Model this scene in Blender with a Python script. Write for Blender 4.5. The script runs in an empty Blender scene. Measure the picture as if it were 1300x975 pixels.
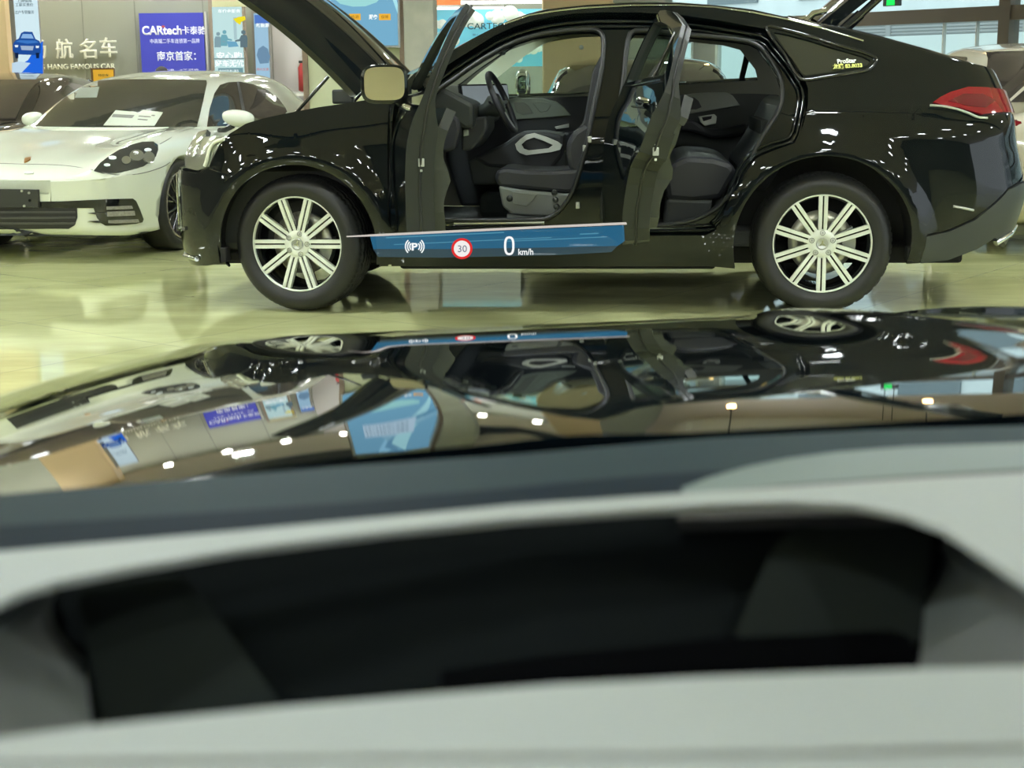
import bpy, bmesh, math, random
from mathutils import Vector, Matrix, geometry
from mathutils.bvhtree import BVHTree
random.seed(7)
SC = bpy.context.scene
COL = SC.collection
R = math.radians
# ---------------------------------------------------------------- camera
FPX = 1900.0
CAM_H, PITCH, ROLL = 1.30, R(11.536), R(0.622)
_r0 = Vector((1, 0, 0)); FWD = Vector((0, math.cos(PITCH), -math.sin(PITCH))); _u0 = Vector((0, math.sin(PITCH), math.cos(PITCH)))
RGT = _r0*math.cos(ROLL) - _u0*math.sin(ROLL)
UPV = _r0*math.sin(ROLL) + _u0*math.cos(ROLL)
EYE = Vector((0, 0, CAM_H))
cam_d = bpy.data.cameras.new('camera'); cam = bpy.data.objects.new('camera', cam_d); COL.objects.link(cam)
cam.matrix_world = Matrix(((RGT.x, UPV.x, -FWD.x, 0), (RGT.y, UPV.y, -FWD.y, 0), (RGT.z, UPV.z, -FWD.z, CAM_H), (0, 0, 0, 1)))
cam_d.sensor_width = 36.0; cam_d.lens = FPX/1300*36; cam_d.clip_start = 0.02; cam_d.clip_end = 300
cam_d.dof.use_dof = True; cam_d.dof.focus_distance = 8.6; cam_d.dof.aperture_fstop = 9.0
SC.camera = cam
# ---------------------------------------------------------------- world, exposure
wd = bpy.data.worlds.new('world'); SC.world = wd; wd.use_nodes = True
wn = wd.node_tree; wn.nodes.clear()
_o = wn.nodes.new('ShaderNodeOutputWorld'); _b = wn.nodes.new('ShaderNodeBackground')
_b.inputs['Color'].default_value = (0.86, 0.95, 1.0, 1); _b.inputs['Strength'].default_value = 2.0
wn.links.new(_b.outputs[0], _o.inputs[0])
vs = SC.view_settings
vs.view_transform = 'Standard'; vs.look = 'None'; vs.gamma = 1.0; vs.use_curve_mapping = False; vs.exposure = 0.0
SC.cycles.max_bounces = 10; SC.cycles.transparent_max_bounces = 24; SC.cycles.glossy_bounces = 6
SC.cycles.use_denoising = True
SC.cycles.sample_clamp_indirect = 8
SC.cycles.caustics_reflective = False; SC.cycles.caustics_refractive = False
CEIL_Z = 3.35
PANEL_L = 190.0

# ---------------------------------------------------------------- pixel helpers (1300 x 975 frame)
def ray(px, py):
    return (FWD + RGT*((px-650)/FPX) - UPV*((py-487.5)/FPX))
def at_y(px, py, Y):            # world point on the plane y = Y
    d = ray(px, py); return EYE + d*(Y/d.y)
def at_z(px, py, Z):            # world point on the plane z = Z
    d = ray(px, py); return EYE + d*((Z-CAM_H)/d.z)
def proj(P):
    v = Vector(P)-EYE; d = v.dot(FWD)
    return (650+FPX*v.dot(RGT)/d, 487.5-FPX*v.dot(UPV)/d)

# ---------------------------------------------------------------- materials
MATS = {}
def mat(name, color=(.5, .5, .5), rough=.5, metal=0.0, coat=0.0, spec=.5, emit=None, estr=0.0, ior=None, sheen=0, noise=None, bump=None):
    if name in MATS: return MATS[name]
    m = bpy.data.materials.new(name); m.use_nodes = True; MATS[name] = m
    nt = m.node_tree; p = nt.nodes['Principled BSDF']
    p.inputs['Base Color'].default_value = (*color, 1); p.inputs['Roughness'].default_value = rough
    p.inputs['Metallic'].default_value = metal; p.inputs['Coat Weight'].default_value = coat; p.inputs['Coat Roughness'].default_value = .015
    p.inputs['Specular IOR Level'].default_value = spec
    if ior: p.inputs['IOR'].default_value = ior
    if emit: p.inputs['Emission Color'].default_value = (*emit, 1); p.inputs['Emission Strength'].default_value = estr
    if noise:   # (scale, amount): gentle mottling of the base colour
        tc = nt.nodes.new('ShaderNodeTexCoord'); nz = nt.nodes.new('ShaderNodeTexNoise'); nz.inputs['Scale'].default_value = noise[0]
        nz.inputs['Detail'].default_value = 5
        mx = nt.nodes.new('ShaderNodeMixRGB'); a = noise[1]
        mx.inputs[1].default_value = (*[c*(1-a) for c in color], 1); mx.inputs[2].default_value = (*[min(1, c*(1+a)) for c in color], 1)
        nt.links.new(tc.outputs['Object'], nz.inputs['Vector']); nt.links.new(nz.outputs['Fac'], mx.inputs[0]); nt.links.new(mx.outputs[0], p.inputs['Base Color'])
    if bump:    # (scale, strength): fine grain
        tc = nt.nodes.new('ShaderNodeTexCoord'); nz = nt.nodes.new('ShaderNodeTexNoise'); nz.inputs['Scale'].default_value = bump[0]
        bp = nt.nodes.new('ShaderNodeBump'); bp.inputs['Strength'].default_value = bump[1]; bp.inputs['Distance'].default_value = .002
        nt.links.new(tc.outputs['Object'], nz.inputs['Vector']); nt.links.new(nz.outputs['Fac'], bp.inputs['Height']); nt.links.new(bp.outputs[0], p.inputs['Normal'])
    return m
def emis(name, color, strength=1.0):
    if name in MATS: return MATS[name]
    m = bpy.data.materials.new(name); m.use_nodes = True; MATS[name] = m
    nt = m.node_tree; nt.nodes.clear(); o = nt.nodes.new('ShaderNodeOutputMaterial'); e = nt.nodes.new('ShaderNodeEmission')
    e.inputs[0].default_value = (*color, 1); e.inputs[1].default_value = strength; nt.links.new(e.outputs[0], o.inputs[0]); return m
def thin_glass(name, tint=(.8, .85, .82), ior=1.45, rough=0.0):
    if name in MATS: return MATS[name]
    m = bpy.data.materials.new(name); m.use_nodes = True; MATS[name] = m
    nt = m.node_tree; nt.nodes.clear(); o = nt.nodes.new('ShaderNodeOutputMaterial'); mx = nt.nodes.new('ShaderNodeMixShader')
    t = nt.nodes.new('ShaderNodeBsdfTransparent'); g = nt.nodes.new('ShaderNodeBsdfGlossy'); f = nt.nodes.new('ShaderNodeFresnel')
    t.inputs[0].default_value = (*tint, 1); g.inputs['Roughness'].default_value = rough
    ge = nt.nodes.new('ShaderNodeNewGeometry'); ma = nt.nodes.new('ShaderNodeMath'); ma.operation = 'MULTIPLY_ADD'
    ma.inputs[1].default_value = 1/ior-ior; ma.inputs[2].default_value = ior      # the same reflectance from either side of the pane
    nt.links.new(ge.outputs['Backfacing'], ma.inputs[0]); nt.links.new(ma.outputs[0], f.inputs['IOR'])
    nt.links.new(f.outputs[0], mx.inputs[0]); nt.links.new(t.outputs[0], mx.inputs[1]); nt.links.new(g.outputs[0], mx.inputs[2]); nt.links.new(mx.outputs[0], o.inputs[0])
    return m
def glow_film(name, color, strength, alpha):
    m = bpy.data.materials.new(name); m.use_nodes = True; MATS[name] = m
    nt = m.node_tree; nt.nodes.clear(); o = nt.nodes.new('ShaderNodeOutputMaterial'); mx = nt.nodes.new('ShaderNodeMixShader')
    t = nt.nodes.new('ShaderNodeBsdfTransparent'); e = nt.nodes.new('ShaderNodeEmission'); e.inputs[0].default_value = (*color, 1); e.inputs[1].default_value = strength
    mx.inputs[0].default_value = alpha
    nt.links.new(t.outputs[0], mx.inputs[1]); nt.links.new(e.outputs[0], mx.inputs[2]); nt.links.new(mx.outputs[0], o.inputs[0]); return m

PAINT = mat('black_paint', (.003, .005, .006), .035, coat=.22, spec=.38)
GLOSSBLK = mat('gloss_black', (.008, .009, .010), .08, coat=.6)
PLASTIC = mat('dark_plastic', (.022, .026, .024), .45)
RUBBER = mat('tyre_rubber', (.010, .0105, .0105), .45, bump=(120, .25))
CLAD = mat('grey_cladding', (.034, .040, .040), .45)
SHUT = mat('door_shut_face', (.020, .023, .021), .42, spec=.35)
SEAL = mat('rubber_seal', (.010, .011, .011), .4)
CHROME = mat('chrome', (.82, .84, .84), .10, metal=1.0)
SATIN = mat('satin_silver', (.55, .57, .55), .32, metal=.7)
MACHINED = mat('machined_alloy', (.86, .90, .82), .42, metal=.35)
WELL = mat('wheel_well', (.006, .006, .006), .8)
LEATHER = mat('black_leather', (.016, .017, .022), .5, bump=(180, .3))
TRIMGREY = mat('grey_trim', (.20, .225, .19), .5)
TRIMDARK = mat('dark_trim', (.024, .026, .030), .55)
CARPET = mat('carpet', (.035, .038, .036), .95, bump=(300, .5))
HEADLINER = mat('headliner', (.50, .50, .41), .85)
GLASS_CLEAR = thin_glass('clear_glass', (.82, .90, .86), 1.45)
GLASS_DARK = mat('privacy_glass', (.018, .021, .018), .03, coat=1.0)
WHITE_PAINT = mat('white_paint', (.78, .82, .69), .12, coat=1.0)

# ---------------------------------------------------------------- mesh builder
class B:
    def __init__(s): s.v = []; s.f = []; s.mi = []; s.sm = []
    def add(s, vs, fs, mi=0, smooth=False):
        n = len(s.v); s.v += [tuple(v) for v in vs]
        for f in fs: s.f.append([i+n for i in f]); s.mi.append(mi); s.sm.append(smooth)
        return s
    def box(s, lo, hi, mi=0, bev=0.0):
        if bev > 0:
            bm = bmesh.new(); bmesh.ops.create_cube(bm, size=1)
            for v in bm.verts: v.co = Vector([lo[k]+(hi[k]-lo[k])*(v.co[k]+.5) for k in range(3)])
            bmesh.ops.bevel(bm, geom=list(bm.edges), offset=bev, segments=2, profile=.5, affect='EDGES')
            s.bm(bm, mi); return s
        x0, y0, z0 = lo; x1, y1, z1 = hi
        vs = [(x0,y0,z0),(x1,y0,z0),(x1,y1,z0),(x0,y1,z0),(x0,y0,z1),(x1,y0,z1),(x1,y1,z1),(x0,y1,z1)]
        return s.add(vs, [(3,2,1,0),(4,5,6,7),(0,1,5,4),(1,2,6,5),(2,3,7,6),(3,0,4,7)], mi)
    def bm(s, bm, mi=0, smooth=False, M=None):
        bm.verts.index_update()
        vs = [(M @ v.co) if M else v.co.copy() for v in bm.verts]
        s.add(vs, [[v.index for v in f.verts] for f in bm.faces], mi, smooth); bm.free(); return s
    def tube(s, pts, r, seg=10, mi=0, closed=False, cap=True):
        pts = [Vector(p) for p in pts]; n = len(pts); rs = r if isinstance(r, (list, tuple)) else [r]*n
        vs = []; fs = []; prev = None
        for i, p in enumerate(pts):
            if closed: t = pts[(i+1) % n]-pts[i-1]
            else: t = pts[min(i+1, n-1)]-pts[max(i-1, 0)]
            t.normalize()
            a = prev if prev is not None else (Vector((0, 0, 1)) if abs(t.z) < .9 else Vector((1, 0, 0)))
            a = (a - t*a.dot(t)).normalized(); prev = a; b = t.cross(a)
            for k in range(seg):
                th = 2*math.pi*k/seg; vs.append(p + (a*math.cos(th)+b*math.sin(th))*rs[i])
        m = n if closed else n-1
        for i in range(m):
            for k in range(seg):
                j = (i+1) % n; fs.append((i*seg+k, i*seg+(k+1) % seg, j*seg+(k+1) % seg, j*seg+k))
        s.add(vs, fs, mi, True)
        if cap and not closed:
            s.add(vs[:seg], [list(range(seg))[::-1]], mi); s.add(vs[-seg:], [list(range(seg))], mi)
        return s
    def lathe(s, prof, seg=64, axis='Y', mi=0, smooth=True, M=None, rfun=None, close=False):
        # prof: list of (radius, offset along the axis)
        vs = []; fs = []; n = len(prof)
        for k in range(seg):
            th = 2*math.pi*k/seg
            for j, (r, h) in enumerate(prof):
                rr = rfun(r, h, k, j) if rfun else r
                c, d = rr*math.cos(th), rr*math.sin(th)
                v = Vector((c, h, d)) if axis == 'Y' else Vector((c, d, h)) if axis == 'Z' else Vector((h, c, d))
                vs.append(M @ v if M else v)
        for k in range(seg):
            k2 = (k+1) % seg
            for j in range(n if close else n-1):
                j2 = (j+1) % n
                fs.append((k*n+j, k*n+j2, k2*n+j2, k2*n+j))
        return s.add(vs, fs, mi, smooth)
    def prism(s, poly, h0, h1, axis='Y', mi=0, M=None):
        # poly in the two other axes; extruded between h0 and h1 along axis
        n = len(poly)
        def mk(a, b, h):
            v = Vector((a, h, b)) if axis == 'Y' else Vector((a, b, h)) if axis == 'Z' else Vector((h, a, b))
            return M @ v if M else v
        vs = [mk(a, b, h0) for a, b in poly]+[mk(a, b, h1) for a, b in poly]
        tri = geometry.tessellate_polygon([[Vector((a, b, 0)) for a, b in poly]])
        fs = [tuple(t) for t in tri]+[tuple(i+n for i in t[::-1]) for t in tri]
        fs += [(i, (i+1) % n, n+(i+1) % n, n+i) for i in range(n)]
        return s.add(vs, fs, mi)
    def grid(s, rows, mi=0, smooth=True, closed_u=False):
        nu = len(rows); nv = len(rows[0]); vs = [p for r in rows for p in r]; fs = []
        for i in range(nu if closed_u else nu-1):
            for j in range(nv-1):
                i2 = (i+1) % nu; fs.append((i*nv+j, i*nv+j+1, i2*nv+j+1, i2*nv+j))
        return s.add(vs, fs, mi, smooth)
    def mesh(s, name, mats, fix=True, merge=False):
        me = bpy.data.meshes.new(name); me.from_pydata(s.v, [], s.f)
        for m in (mats if isinstance(mats, (list, tuple)) else [mats]): me.materials.append(m)
        me.polygons.foreach_set('material_index', s.mi); me.polygons.foreach_set('use_smooth', s.sm)
        if fix or merge:
            bm = bmesh.new(); bm.from_mesh(me)
            if merge: bmesh.ops.remove_doubles(bm, verts=bm.verts, dist=1e-5)
            if fix: bmesh.ops.recalc_face_normals(bm, faces=bm.faces)
            bm.to_mesh(me); bm.free()
        me.update(); return me
    def obj(s, name, mats, parent=None, fix=True, merge=False, loc=None, rot=None):
        o = bpy.data.objects.new(name, s.mesh(name, mats, fix, merge)); COL.objects.link(o)
        if parent: o.parent = parent
        if loc is not None: o.location = loc
        if rot is not None: o.rotation_euler = rot
        return o
def empty(name, loc=(0, 0, 0), rz=0, parent=None):
    o = bpy.data.objects.new(name, None); COL.objects.link(o); o.location = loc; o.rotation_euler = (0, 0, rz)
    o.empty_display_size = .1
    if parent: o.parent = parent
    return o
def tag(o, label, cat, group=None):
    o['label'] = label; o['category'] = cat
    if group: o['group'] = group
    return o
def struct(o):
    o['kind'] = 'structure'; return o
def copy_tree(o, parent=None):
    c = o.copy(); COL.objects.link(c)
    if parent: c.parent = parent
    for ch in list(o.children): copy_tree(ch, c)
    return c
def text_mesh(body, size, M, name, m, parent=None, extrude=.004, bold=0.0, align='CENTER', sx=1.0, space=1.0):
    cu = bpy.data.curves.new(name, 'FONT'); cu.body = body; cu.size = size; cu.extrude = extrude; cu.offset = bold
    cu.align_x = align; cu.align_y = 'CENTER'; cu.space_character = space; cu.resolution_u = 4
    t = bpy.data.objects.new(name, cu); COL.objects.link(t)
    bpy.context.view_layer.update()
    me = bpy.data.meshes.new_from_object(t.evaluated_get(bpy.context.evaluated_depsgraph_get()))
    bpy.data.objects.remove(t); bpy.data.curves.remove(cu)
    me.transform(Matrix.Diagonal((sx, 1, 1, 1))); me.transform(M); me.name = name
    me.materials.clear(); me.materials.append(m)
    o = bpy.data.objects.new(name, me); COL.objects.link(o)
    if parent: o.parent = parent
    return o
# interpolation
def lerp_table(t, x):
    if x <= t[0][0]: return t[0][1]
    for (a, va), (b, vb) in zip(t, t[1:]):
        if x <= b: return va+(vb-va)*(x-a)/(b-a)
    return t[-1][1]
def smooth_table(t):           # monotone-ish cubic hermite through the table
    xs = [a for a, _ in t]; ys = [b for _, b in t]; n = len(t); m = []
    d = [(ys[i+1]-ys[i])/(xs[i+1]-xs[i]) for i in range(n-1)]
    for i in range(n):
        if i == 0: m.append(d[0])
        elif i == n-1: m.append(d[-1])
        else: m.append(0 if d[i-1]*d[i] <= 0 else 2*d[i-1]*d[i]/(d[i-1]+d[i]))
    def f(x):
        if x <= xs[0]: return ys[0]
        if x >= xs[-1]: return ys[-1]
        lo = 0
        while x > xs[lo+1]: lo += 1
        h = xs[lo+1]-xs[lo]; t_ = (x-xs[lo])/h; t2 = t_*t_; t3 = t2*t_
        return (2*t3-3*t2+1)*ys[lo]+(t3-2*t2+t_)*h*m[lo]+(-2*t3+3*t2)*ys[lo+1]+(t3-t2)*h*m[lo+1]
    return f
def sstep(a, b, x):
    t = max(0, min(1, (x-a)/(b-a))); return t*t*(3-2*t)
def catmull(pts, sub=4, closed=False):
    pts = [Vector(p) for p in pts]; n = len(pts); out = []
    for i in range(n if closed else n-1):
        p0 = pts[i-1] if (closed or i > 0) else pts[0]*2-pts[1]
        p1, p2 = pts[i], pts[(i+1) % n]
        p3 = pts[(i+2) % n] if (closed or i+2 < n) else pts[-1]*2-pts[-2]
        for k in range(sub):
            t = k/sub
            out.append(.5*((2*p1)+(p2-p0)*t+(2*p0-5*p1+4*p2-p3)*t*t+(3*p1-p0-3*p2+p3)*t**3))
    if not closed: out.append(pts[-1])
    return out

# ---------------------------------------------------------------- 2D polygon -> gridded triangles -> any surface
def fill2d(poly, holes=(), res=.06, resz=None):
    bm = bmesh.new(); edges = []
    for loop in [poly]+list(holes):
        vs = [bm.verts.new((p[0], p[1], 0)) for p in loop]
        for i in range(len(vs)): edges.append(bm.edges.new((vs[i], vs[(i+1) % len(vs)])))
    bmesh.ops.triangle_fill(bm, edges=edges, use_beauty=True, use_dissolve=False)
    xs = [p[0] for p in poly]; ys = [p[1] for p in poly]; resz = resz or res
    def cut(lo, hi, r, ax):
        n = int((hi-lo)/r)
        for k in range(1, n+1):
            c = lo+(hi-lo)*k/(n+1); co = Vector((c, 0, 0)) if ax == 0 else Vector((0, c, 0)); no = Vector((1, 0, 0)) if ax == 0 else Vector((0, 1, 0))
            bmesh.ops.bisect_plane(bm, geom=list(bm.verts)+list(bm.edges)+list(bm.faces), dist=1e-6, plane_co=co, plane_no=no)
    cut(min(xs), max(xs), res, 0); cut(min(ys), max(ys), resz, 1)
    bmesh.ops.remove_doubles(bm, verts=bm.verts, dist=1e-6)
    bmesh.ops.recalc_face_normals(bm, faces=bm.faces)
    bm.verts.index_update()
    V = [(v.co.x, v.co.y) for v in bm.verts]; F = [[v.index for v in f.verts] for f in bm.faces]
    E_ = [(e.verts[0].index, e.verts[1].index) for e in bm.edges if len(e.link_faces) == 1]
    bm.free(); return V, F, E_
def shell(b, V, F, E_, outer, inner, mi=0, mi_rim=None, mi_in=None, smooth=True):
    # outer/inner: functions (a,b)->Vector; builds front, back and rim
    mi_rim = mi if mi_rim is None else mi_rim; mi_in = mi if mi_in is None else mi_in
    O = [outer(*p) for p in V]; I = [inner(*p) for p in V]; n = len(V)
    b.add(O, F, mi, smooth); b.add(I, [f[::-1] for f in F], mi_in, smooth)
    rv = []; rf = []
    for (i, j) in E_:
        k = len(rv); rv += [O[i], O[j], I[j], I[i]]; rf.append((k, k+1, k+2, k+3))
    b.add(rv, rf, mi_rim, False)
def shell_fair(name, ms, V, F, E_, outer, inner, nfun, parent=None):
    # the same shell with the true surface normals on its outer skin, so that reflections run smoothly
    O = [outer(*p) for p in V]; I = [inner(*p) for p in V]; N = [nfun(*p) for p in V]; n = len(V); vs = O+I; fs = []; mi = []; sm = []
    for f in F:
        a, c, d = O[f[0]], O[f[1]], O[f[2]]; g = list(f)
        k = 2
        while (c-a).cross(d-a).length < 1e-12 and k+1 < len(f): k += 1; d = O[f[k]]
        if (c-a).cross(d-a).dot(N[f[0]]) < 0: g = g[::-1]
        fs.append(g); mi.append(0); sm.append(True); fs.append([i+n for i in g[::-1]]); mi.append(2); sm.append(True)
    for (i, j) in E_:
        k = len(vs); vs += [O[i], O[j], I[j], I[i]]; fs.append([k, k+1, k+2, k+3]); mi.append(1); sm.append(False)
    me = bpy.data.meshes.new(name); me.from_pydata([tuple(v) for v in vs], [], fs)
    for m in ms: me.materials.append(m)
    me.polygons.foreach_set('material_index', mi); me.polygons.foreach_set('use_smooth', sm); me.update()
    me.normals_split_custom_set_from_vertices([tuple(x) for x in N]+[tuple(-x) for x in N]+[tuple((vs[k+1]-vs[k]).cross(vs[k+2]-vs[k]).normalized()) for k in range(2*n, len(vs), 4) for _ in range(4)])
    o = bpy.data.objects.new(name, me); COL.objects.link(o); o.parent = parent; return o
def arc(cx, cz, r, a0, a1, n=24):
    return [(cx+r*math.cos(R(a0+(a1-a0)*k/n)), cz+r*math.sin(R(a0+(a1-a0)*k/n))) for k in range(n+1)]
def offset_poly(poly, d):      # move every vertex inward by d (outward if negative)
    A = sum(p[0]*q[1]-q[0]*p[1] for p, q in zip(poly, poly[1:]+poly[:1])); sg = 1 if A > 0 else -1
    out = []; n = len(poly)
    for i in range(n):
        p, q, r_ = Vector(poly[i-1][:2]), Vector(poly[i][:2]), Vector(poly[(i+1) % n][:2])
        e1 = (q-p); e2 = (r_-q)
        if e1.length < 1e-7 or e2.length < 1e-7: out.append((q.x, q.y)); continue
        e1.normalize(); e2.normalize()
        n1 = Vector((-e1.y, e1.x))*sg; n2 = Vector((-e2.y, e2.x))*sg; nn = n1+n2
        if nn.length < 1e-3: nn = n1.copy()
        nn.normalize(); c = max(.45, nn.dot(n1)); q2 = q+nn*(d/c); out.append((q2.x, q2.y))
    return out
def cast_panel(b, bvh, poly, thick=.006, res=8, lift=.001, mi=0, mi_rim=None, holes=()):
    # polygon given where it is seen in the photograph, laid on a real surface (bvh, world space) with a thickness of its own
    V, F, E_ = fill2d(poly, holes, res)
    hit = {}
    def h(x, y):
        if (x, y) in hit: return hit[(x, y)]
        d = ray(x, y).normalized(); p, n, i, t = bvh.ray_cast(EYE, d)
        if p is None:
            p, n, i, t = bvh.find_nearest(EYE+d*h.last)
        else: h.last = t
        if n.dot(d) > 0: n = -n
        hit[(x, y)] = (p, n); return p, n
    cx = sum(p[0] for p in poly)/len(poly); cy = sum(p[1] for p in poly)/len(poly); h.last = 10; h(cx, cy)
    def o(x, y):
        p, n = h(x, y); return p+n*(thick+lift)
    def i_(x, y):
        p, n = h(x, y); return p+n*(-.003)
    shell(b, V, F, E_, o, i_, mi, mi_rim)
    return b
def bvh_of(objs):
    vs = []; fs = []
    bpy.context.view_layer.update()
    for o in objs:
        n = len(vs); M = o.matrix_world; vs += [M @ v.co for v in o.data.vertices]; fs += [[i+n for i in p.vertices] for p in o.data.polygons]
    return BVHTree.FromPolygons(vs, fs)
def to_local(o, parent):       # a mesh built in world space becomes a child of a moved parent without moving
    bpy.context.view_layer.update()
    o.data.transform(parent.matrix_world.inverted()); o.parent = parent; return o
# ================================================================= the room
def tile_floor():
    m = bpy.data.materials.new('polished_tile'); m.use_nodes = True; nt = m.node_tree; p = nt.nodes['Principled BSDF']
    tc = nt.nodes.new('ShaderNodeTexCoord'); mp = nt.nodes.new('ShaderNodeMapping'); mp.inputs['Rotation'].default_value = (0, 0, R(38))
    br = nt.nodes.new('ShaderNodeTexBrick'); br.offset = 0; br.inputs['Scale'].default_value = 1; br.inputs['Brick Width'].default_value = 1.2; br.inputs['Row Height'].default_value = 1.2
    br.inputs['Mortar Size'].default_value = .004; br.inputs['Color1'].default_value = (.60, .625, .31, 1); br.inputs['Color2'].default_value = (.64, .66, .34, 1); br.inputs['Mortar'].default_value = (.44, .45, .27, 1)
    nz = nt.nodes.new('ShaderNodeTexNoise'); nz.inputs['Scale'].default_value = 1.4; nz.inputs['Detail'].default_value = 7; nz.inputs['Roughness'].default_value = .6
    mp2 = nt.nodes.new('ShaderNodeMapping'); mp2.inputs['Scale'].default_value = (1, 3.2, 1); mp2.inputs['Rotation'].default_value = (0, 0, R(38))
    cr = nt.nodes.new('ShaderNodeValToRGB'); cr.color_ramp.elements[0].position = .35; cr.color_ramp.elements[0].color = (.80, .80, .76, 1); cr.color_ramp.elements[1].position = .7; cr.color_ramp.elements[1].color = (1.06, 1.06, 1.06, 1)
    mx = nt.nodes.new('ShaderNodeMixRGB'); mx.blend_type = 'MULTIPLY'; mx.inputs[0].default_value = 1
    L = nt.links.new
    L(tc.outputs['Object'], mp.inputs[0]); L(mp.outputs[0], br.inputs['Vector']); L(tc.outputs['Object'], mp2.inputs[0]); L(mp2.outputs[0], nz.inputs['Vector']); L(nz.outputs['Fac'], cr.inputs[0])
    L(br.outputs['Color'], mx.inputs[1]); L(cr.outputs[0], mx.inputs[2]); L(mx.outputs[0], p.inputs['Base Color'])
    p.inputs['Roughness'].default_value = .05; p.inputs['IOR'].default_value = 1.6
    return m
X0, X1, Y0, Y1 = -15.0, 14.0, -11.0, 20.0
GA = Vector((2.15, 21.0, 0)); GD = Vector((.63, -.7766, 0)); GL = 18.5     # the oblique glazed wall on the right: start, direction, length
GB = GA+GD*GL
b = B(); b.prism([(X0-.2, Y0-.2), (GB.x, Y0-.2), (GB.x, GB.y), (GA.x, GA.y), (X0-.2, GA.y)], -.2, 0, 'Z'); struct(b.obj('floor', tile_floor()))
CEILM = mat('ceiling_paint', (.62, .53, .485), .8)
b = B(); b.prism([(X0-.2, Y0-.2), (GB.x, Y0-.2), (GB.x, GB.y), (GA.x, GA.y), (X0-.2, GA.y)], CEIL_Z, CEIL_Z+.2, 'Z'); struct(b.obj('ceiling', CEILM))
WALLG = mat('grey_green_panel', (.33, .345, .285), .6)
def wall_box(n, lo, hi, m, bev=0):
    b = B(); b.box(lo, hi, bev=bev); return struct(b.obj(n, m))
wall_box('wall_left', (X0-.2, Y0, 0), (X0, Y1, CEIL_Z), mat('wall_taupe', (.20, .18, .15), .7))
wall_box('wall_front', (X0, Y0-.2, 0), (GB.x, Y0, CEIL_Z), mat('wall_dark_beige', (.12, .115, .10), .7))  # dark beige wall behind the viewpoint
def bx(px, Y=Y1): return at_y(px, 100, Y).x
b = B(); b.box((X0, Y1, 0), (bx(775), Y1+.2, CEIL_Z)); struct(b.obj('wall_back', WALLG))
b = B(); b.box((bx(775)-.2, Y1, 0), (bx(775), GA.y+.3, CEIL_Z)); b.box((bx(775)-.2, GA.y+.1, 0), (GA.x+.1, GA.y+.3, CEIL_Z)); struct(b.obj('wall_inner', WALLG))
JOINT = mat('joint_dark', (.24, .25, .21), .7)
b = B()
for px in (-40, 110, 176, 262):       # panel joints
    x = bx(px); b.box((x-.006, Y1-.006, 0), (x+.006, Y1+.01, CEIL_Z))
struct(b.obj('trim_1', JOINT))
# lilac grey panel and its dark frame right of the light boxes
wall_box('trim_2', (bx(349), Y1-.06, 0), (bx(389), Y1, CEIL_Z), mat('lilac_panel', (.58, .55, .53), .6))
# dark service beam and trunking below the ceiling
DARKB = mat('beam_dark', (.05, .047, .045), .6)
for n, (lo, hi) in enumerate((((-15, 5.6, CEIL_Z-.16), (11, 5.85, CEIL_Z)), ((-15, 10.3, CEIL_Z-.30), (9, 10.7, CEIL_Z)), ((-15, 14.6, CEIL_Z-.18), (6, 14.8, CEIL_Z)))):
    wall_box(f'trim_{n+3}', lo, hi, DARKB)
# ---- columns
TAN = mat('tan_panel', (.78, .57, .32), .55)
def column(n, px0, px1, Y, depth, m, z1=CEIL_Z):
    a, c = at_y(px0, 100, Y).x, at_y(px1, 100, Y).x
    return wall_box(n, (a, Y, 0), (c, Y+depth, z1), m, .01)
column('column_tan', -75, 13, 18.35, .3, TAN)
OLIVE = mat('olive_panel', (.62, .65, .42), .6, noise=(3, .06))
column('column_olive', 391, 509, 14.0, .7, OLIVE)
wall_box('trim_7', (at_y(385, 100, 13.98).x, 13.96, 0), (at_y(391.5, 100, 13.98).x, 14.5, CEIL_Z), mat('rust_edge', (.26, .19, .13), .6, noise=(9, .5)))
wall_box('trim_8', (at_y(508.5, 100, 13.98).x, 13.95, 0), (at_y(514, 100, 13.98).x, 14.5, CEIL_Z), MATS['rust_edge'])
column('column_concrete', 514, 552, 13.9, .7, mat('raw_concrete', (.44, .44, .36), .8, noise=(5, .28), bump=(30, .5)))
column('column_brown', 690, 778, 16.5, .5, mat('caramel_panel', (.72, .55, .32), .55))
# ---- glazed wall: posts, transoms, panes
BROWN = mat('bronze_frame', (.095, .075, .055), .5)
GM = Matrix.Translation(GA) @ Matrix.Rotation(math.atan2(GD.y, GD.x), 4, 'Z')
def on_glass(px): # distance along the glazed wall where the photograph shows column px
    d = ray(px, 60); d.z = 0; nrm = Vector((-GD.y, GD.x, 0)); t = (GA-Vector((0, 0, 0))).dot(nrm)/d.dot(nrm); return (d*t-GA).dot(GD)
def glass_z(px, py):
    d = ray(px, py); nrm = Vector((-GD.y, GD.x, 0)); t = (GA-EYE).dot(nrm)/d.dot(nrm); return (EYE+d*t).z
tz0, tz1 = glass_z(1160, 30.5), glass_z(1160, 13)
b = B(); b.box((0, -.08, tz0), (GL, .08, tz1)); struct(b.obj('trim_9', BROWN)).matrix_world = GM
b = B(); b.box((0, -.06, 0), (GL, .06, .25)); struct(b.obj('trim_10', BROWN)).matrix_world = GM
b = B(); b.box((0, -.12, 2.62), (GL, .12, CEIL_Z)); struct(b.obj('trim_15', CEILM)).matrix_world = GM
posts = [(on_glass(1272), on_glass(1286)), (GL-.3, GL)]
for k, (a, c) in enumerate(posts):
    b = B(); b.box((a, -.10, 0), (c, .10, CEIL_Z)); struct(b.obj(f'trim_{11+k}', BROWN)).matrix_world = GM
SILV = mat('silver_frame', (.62, .64, .62), .4)
b = B()
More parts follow.
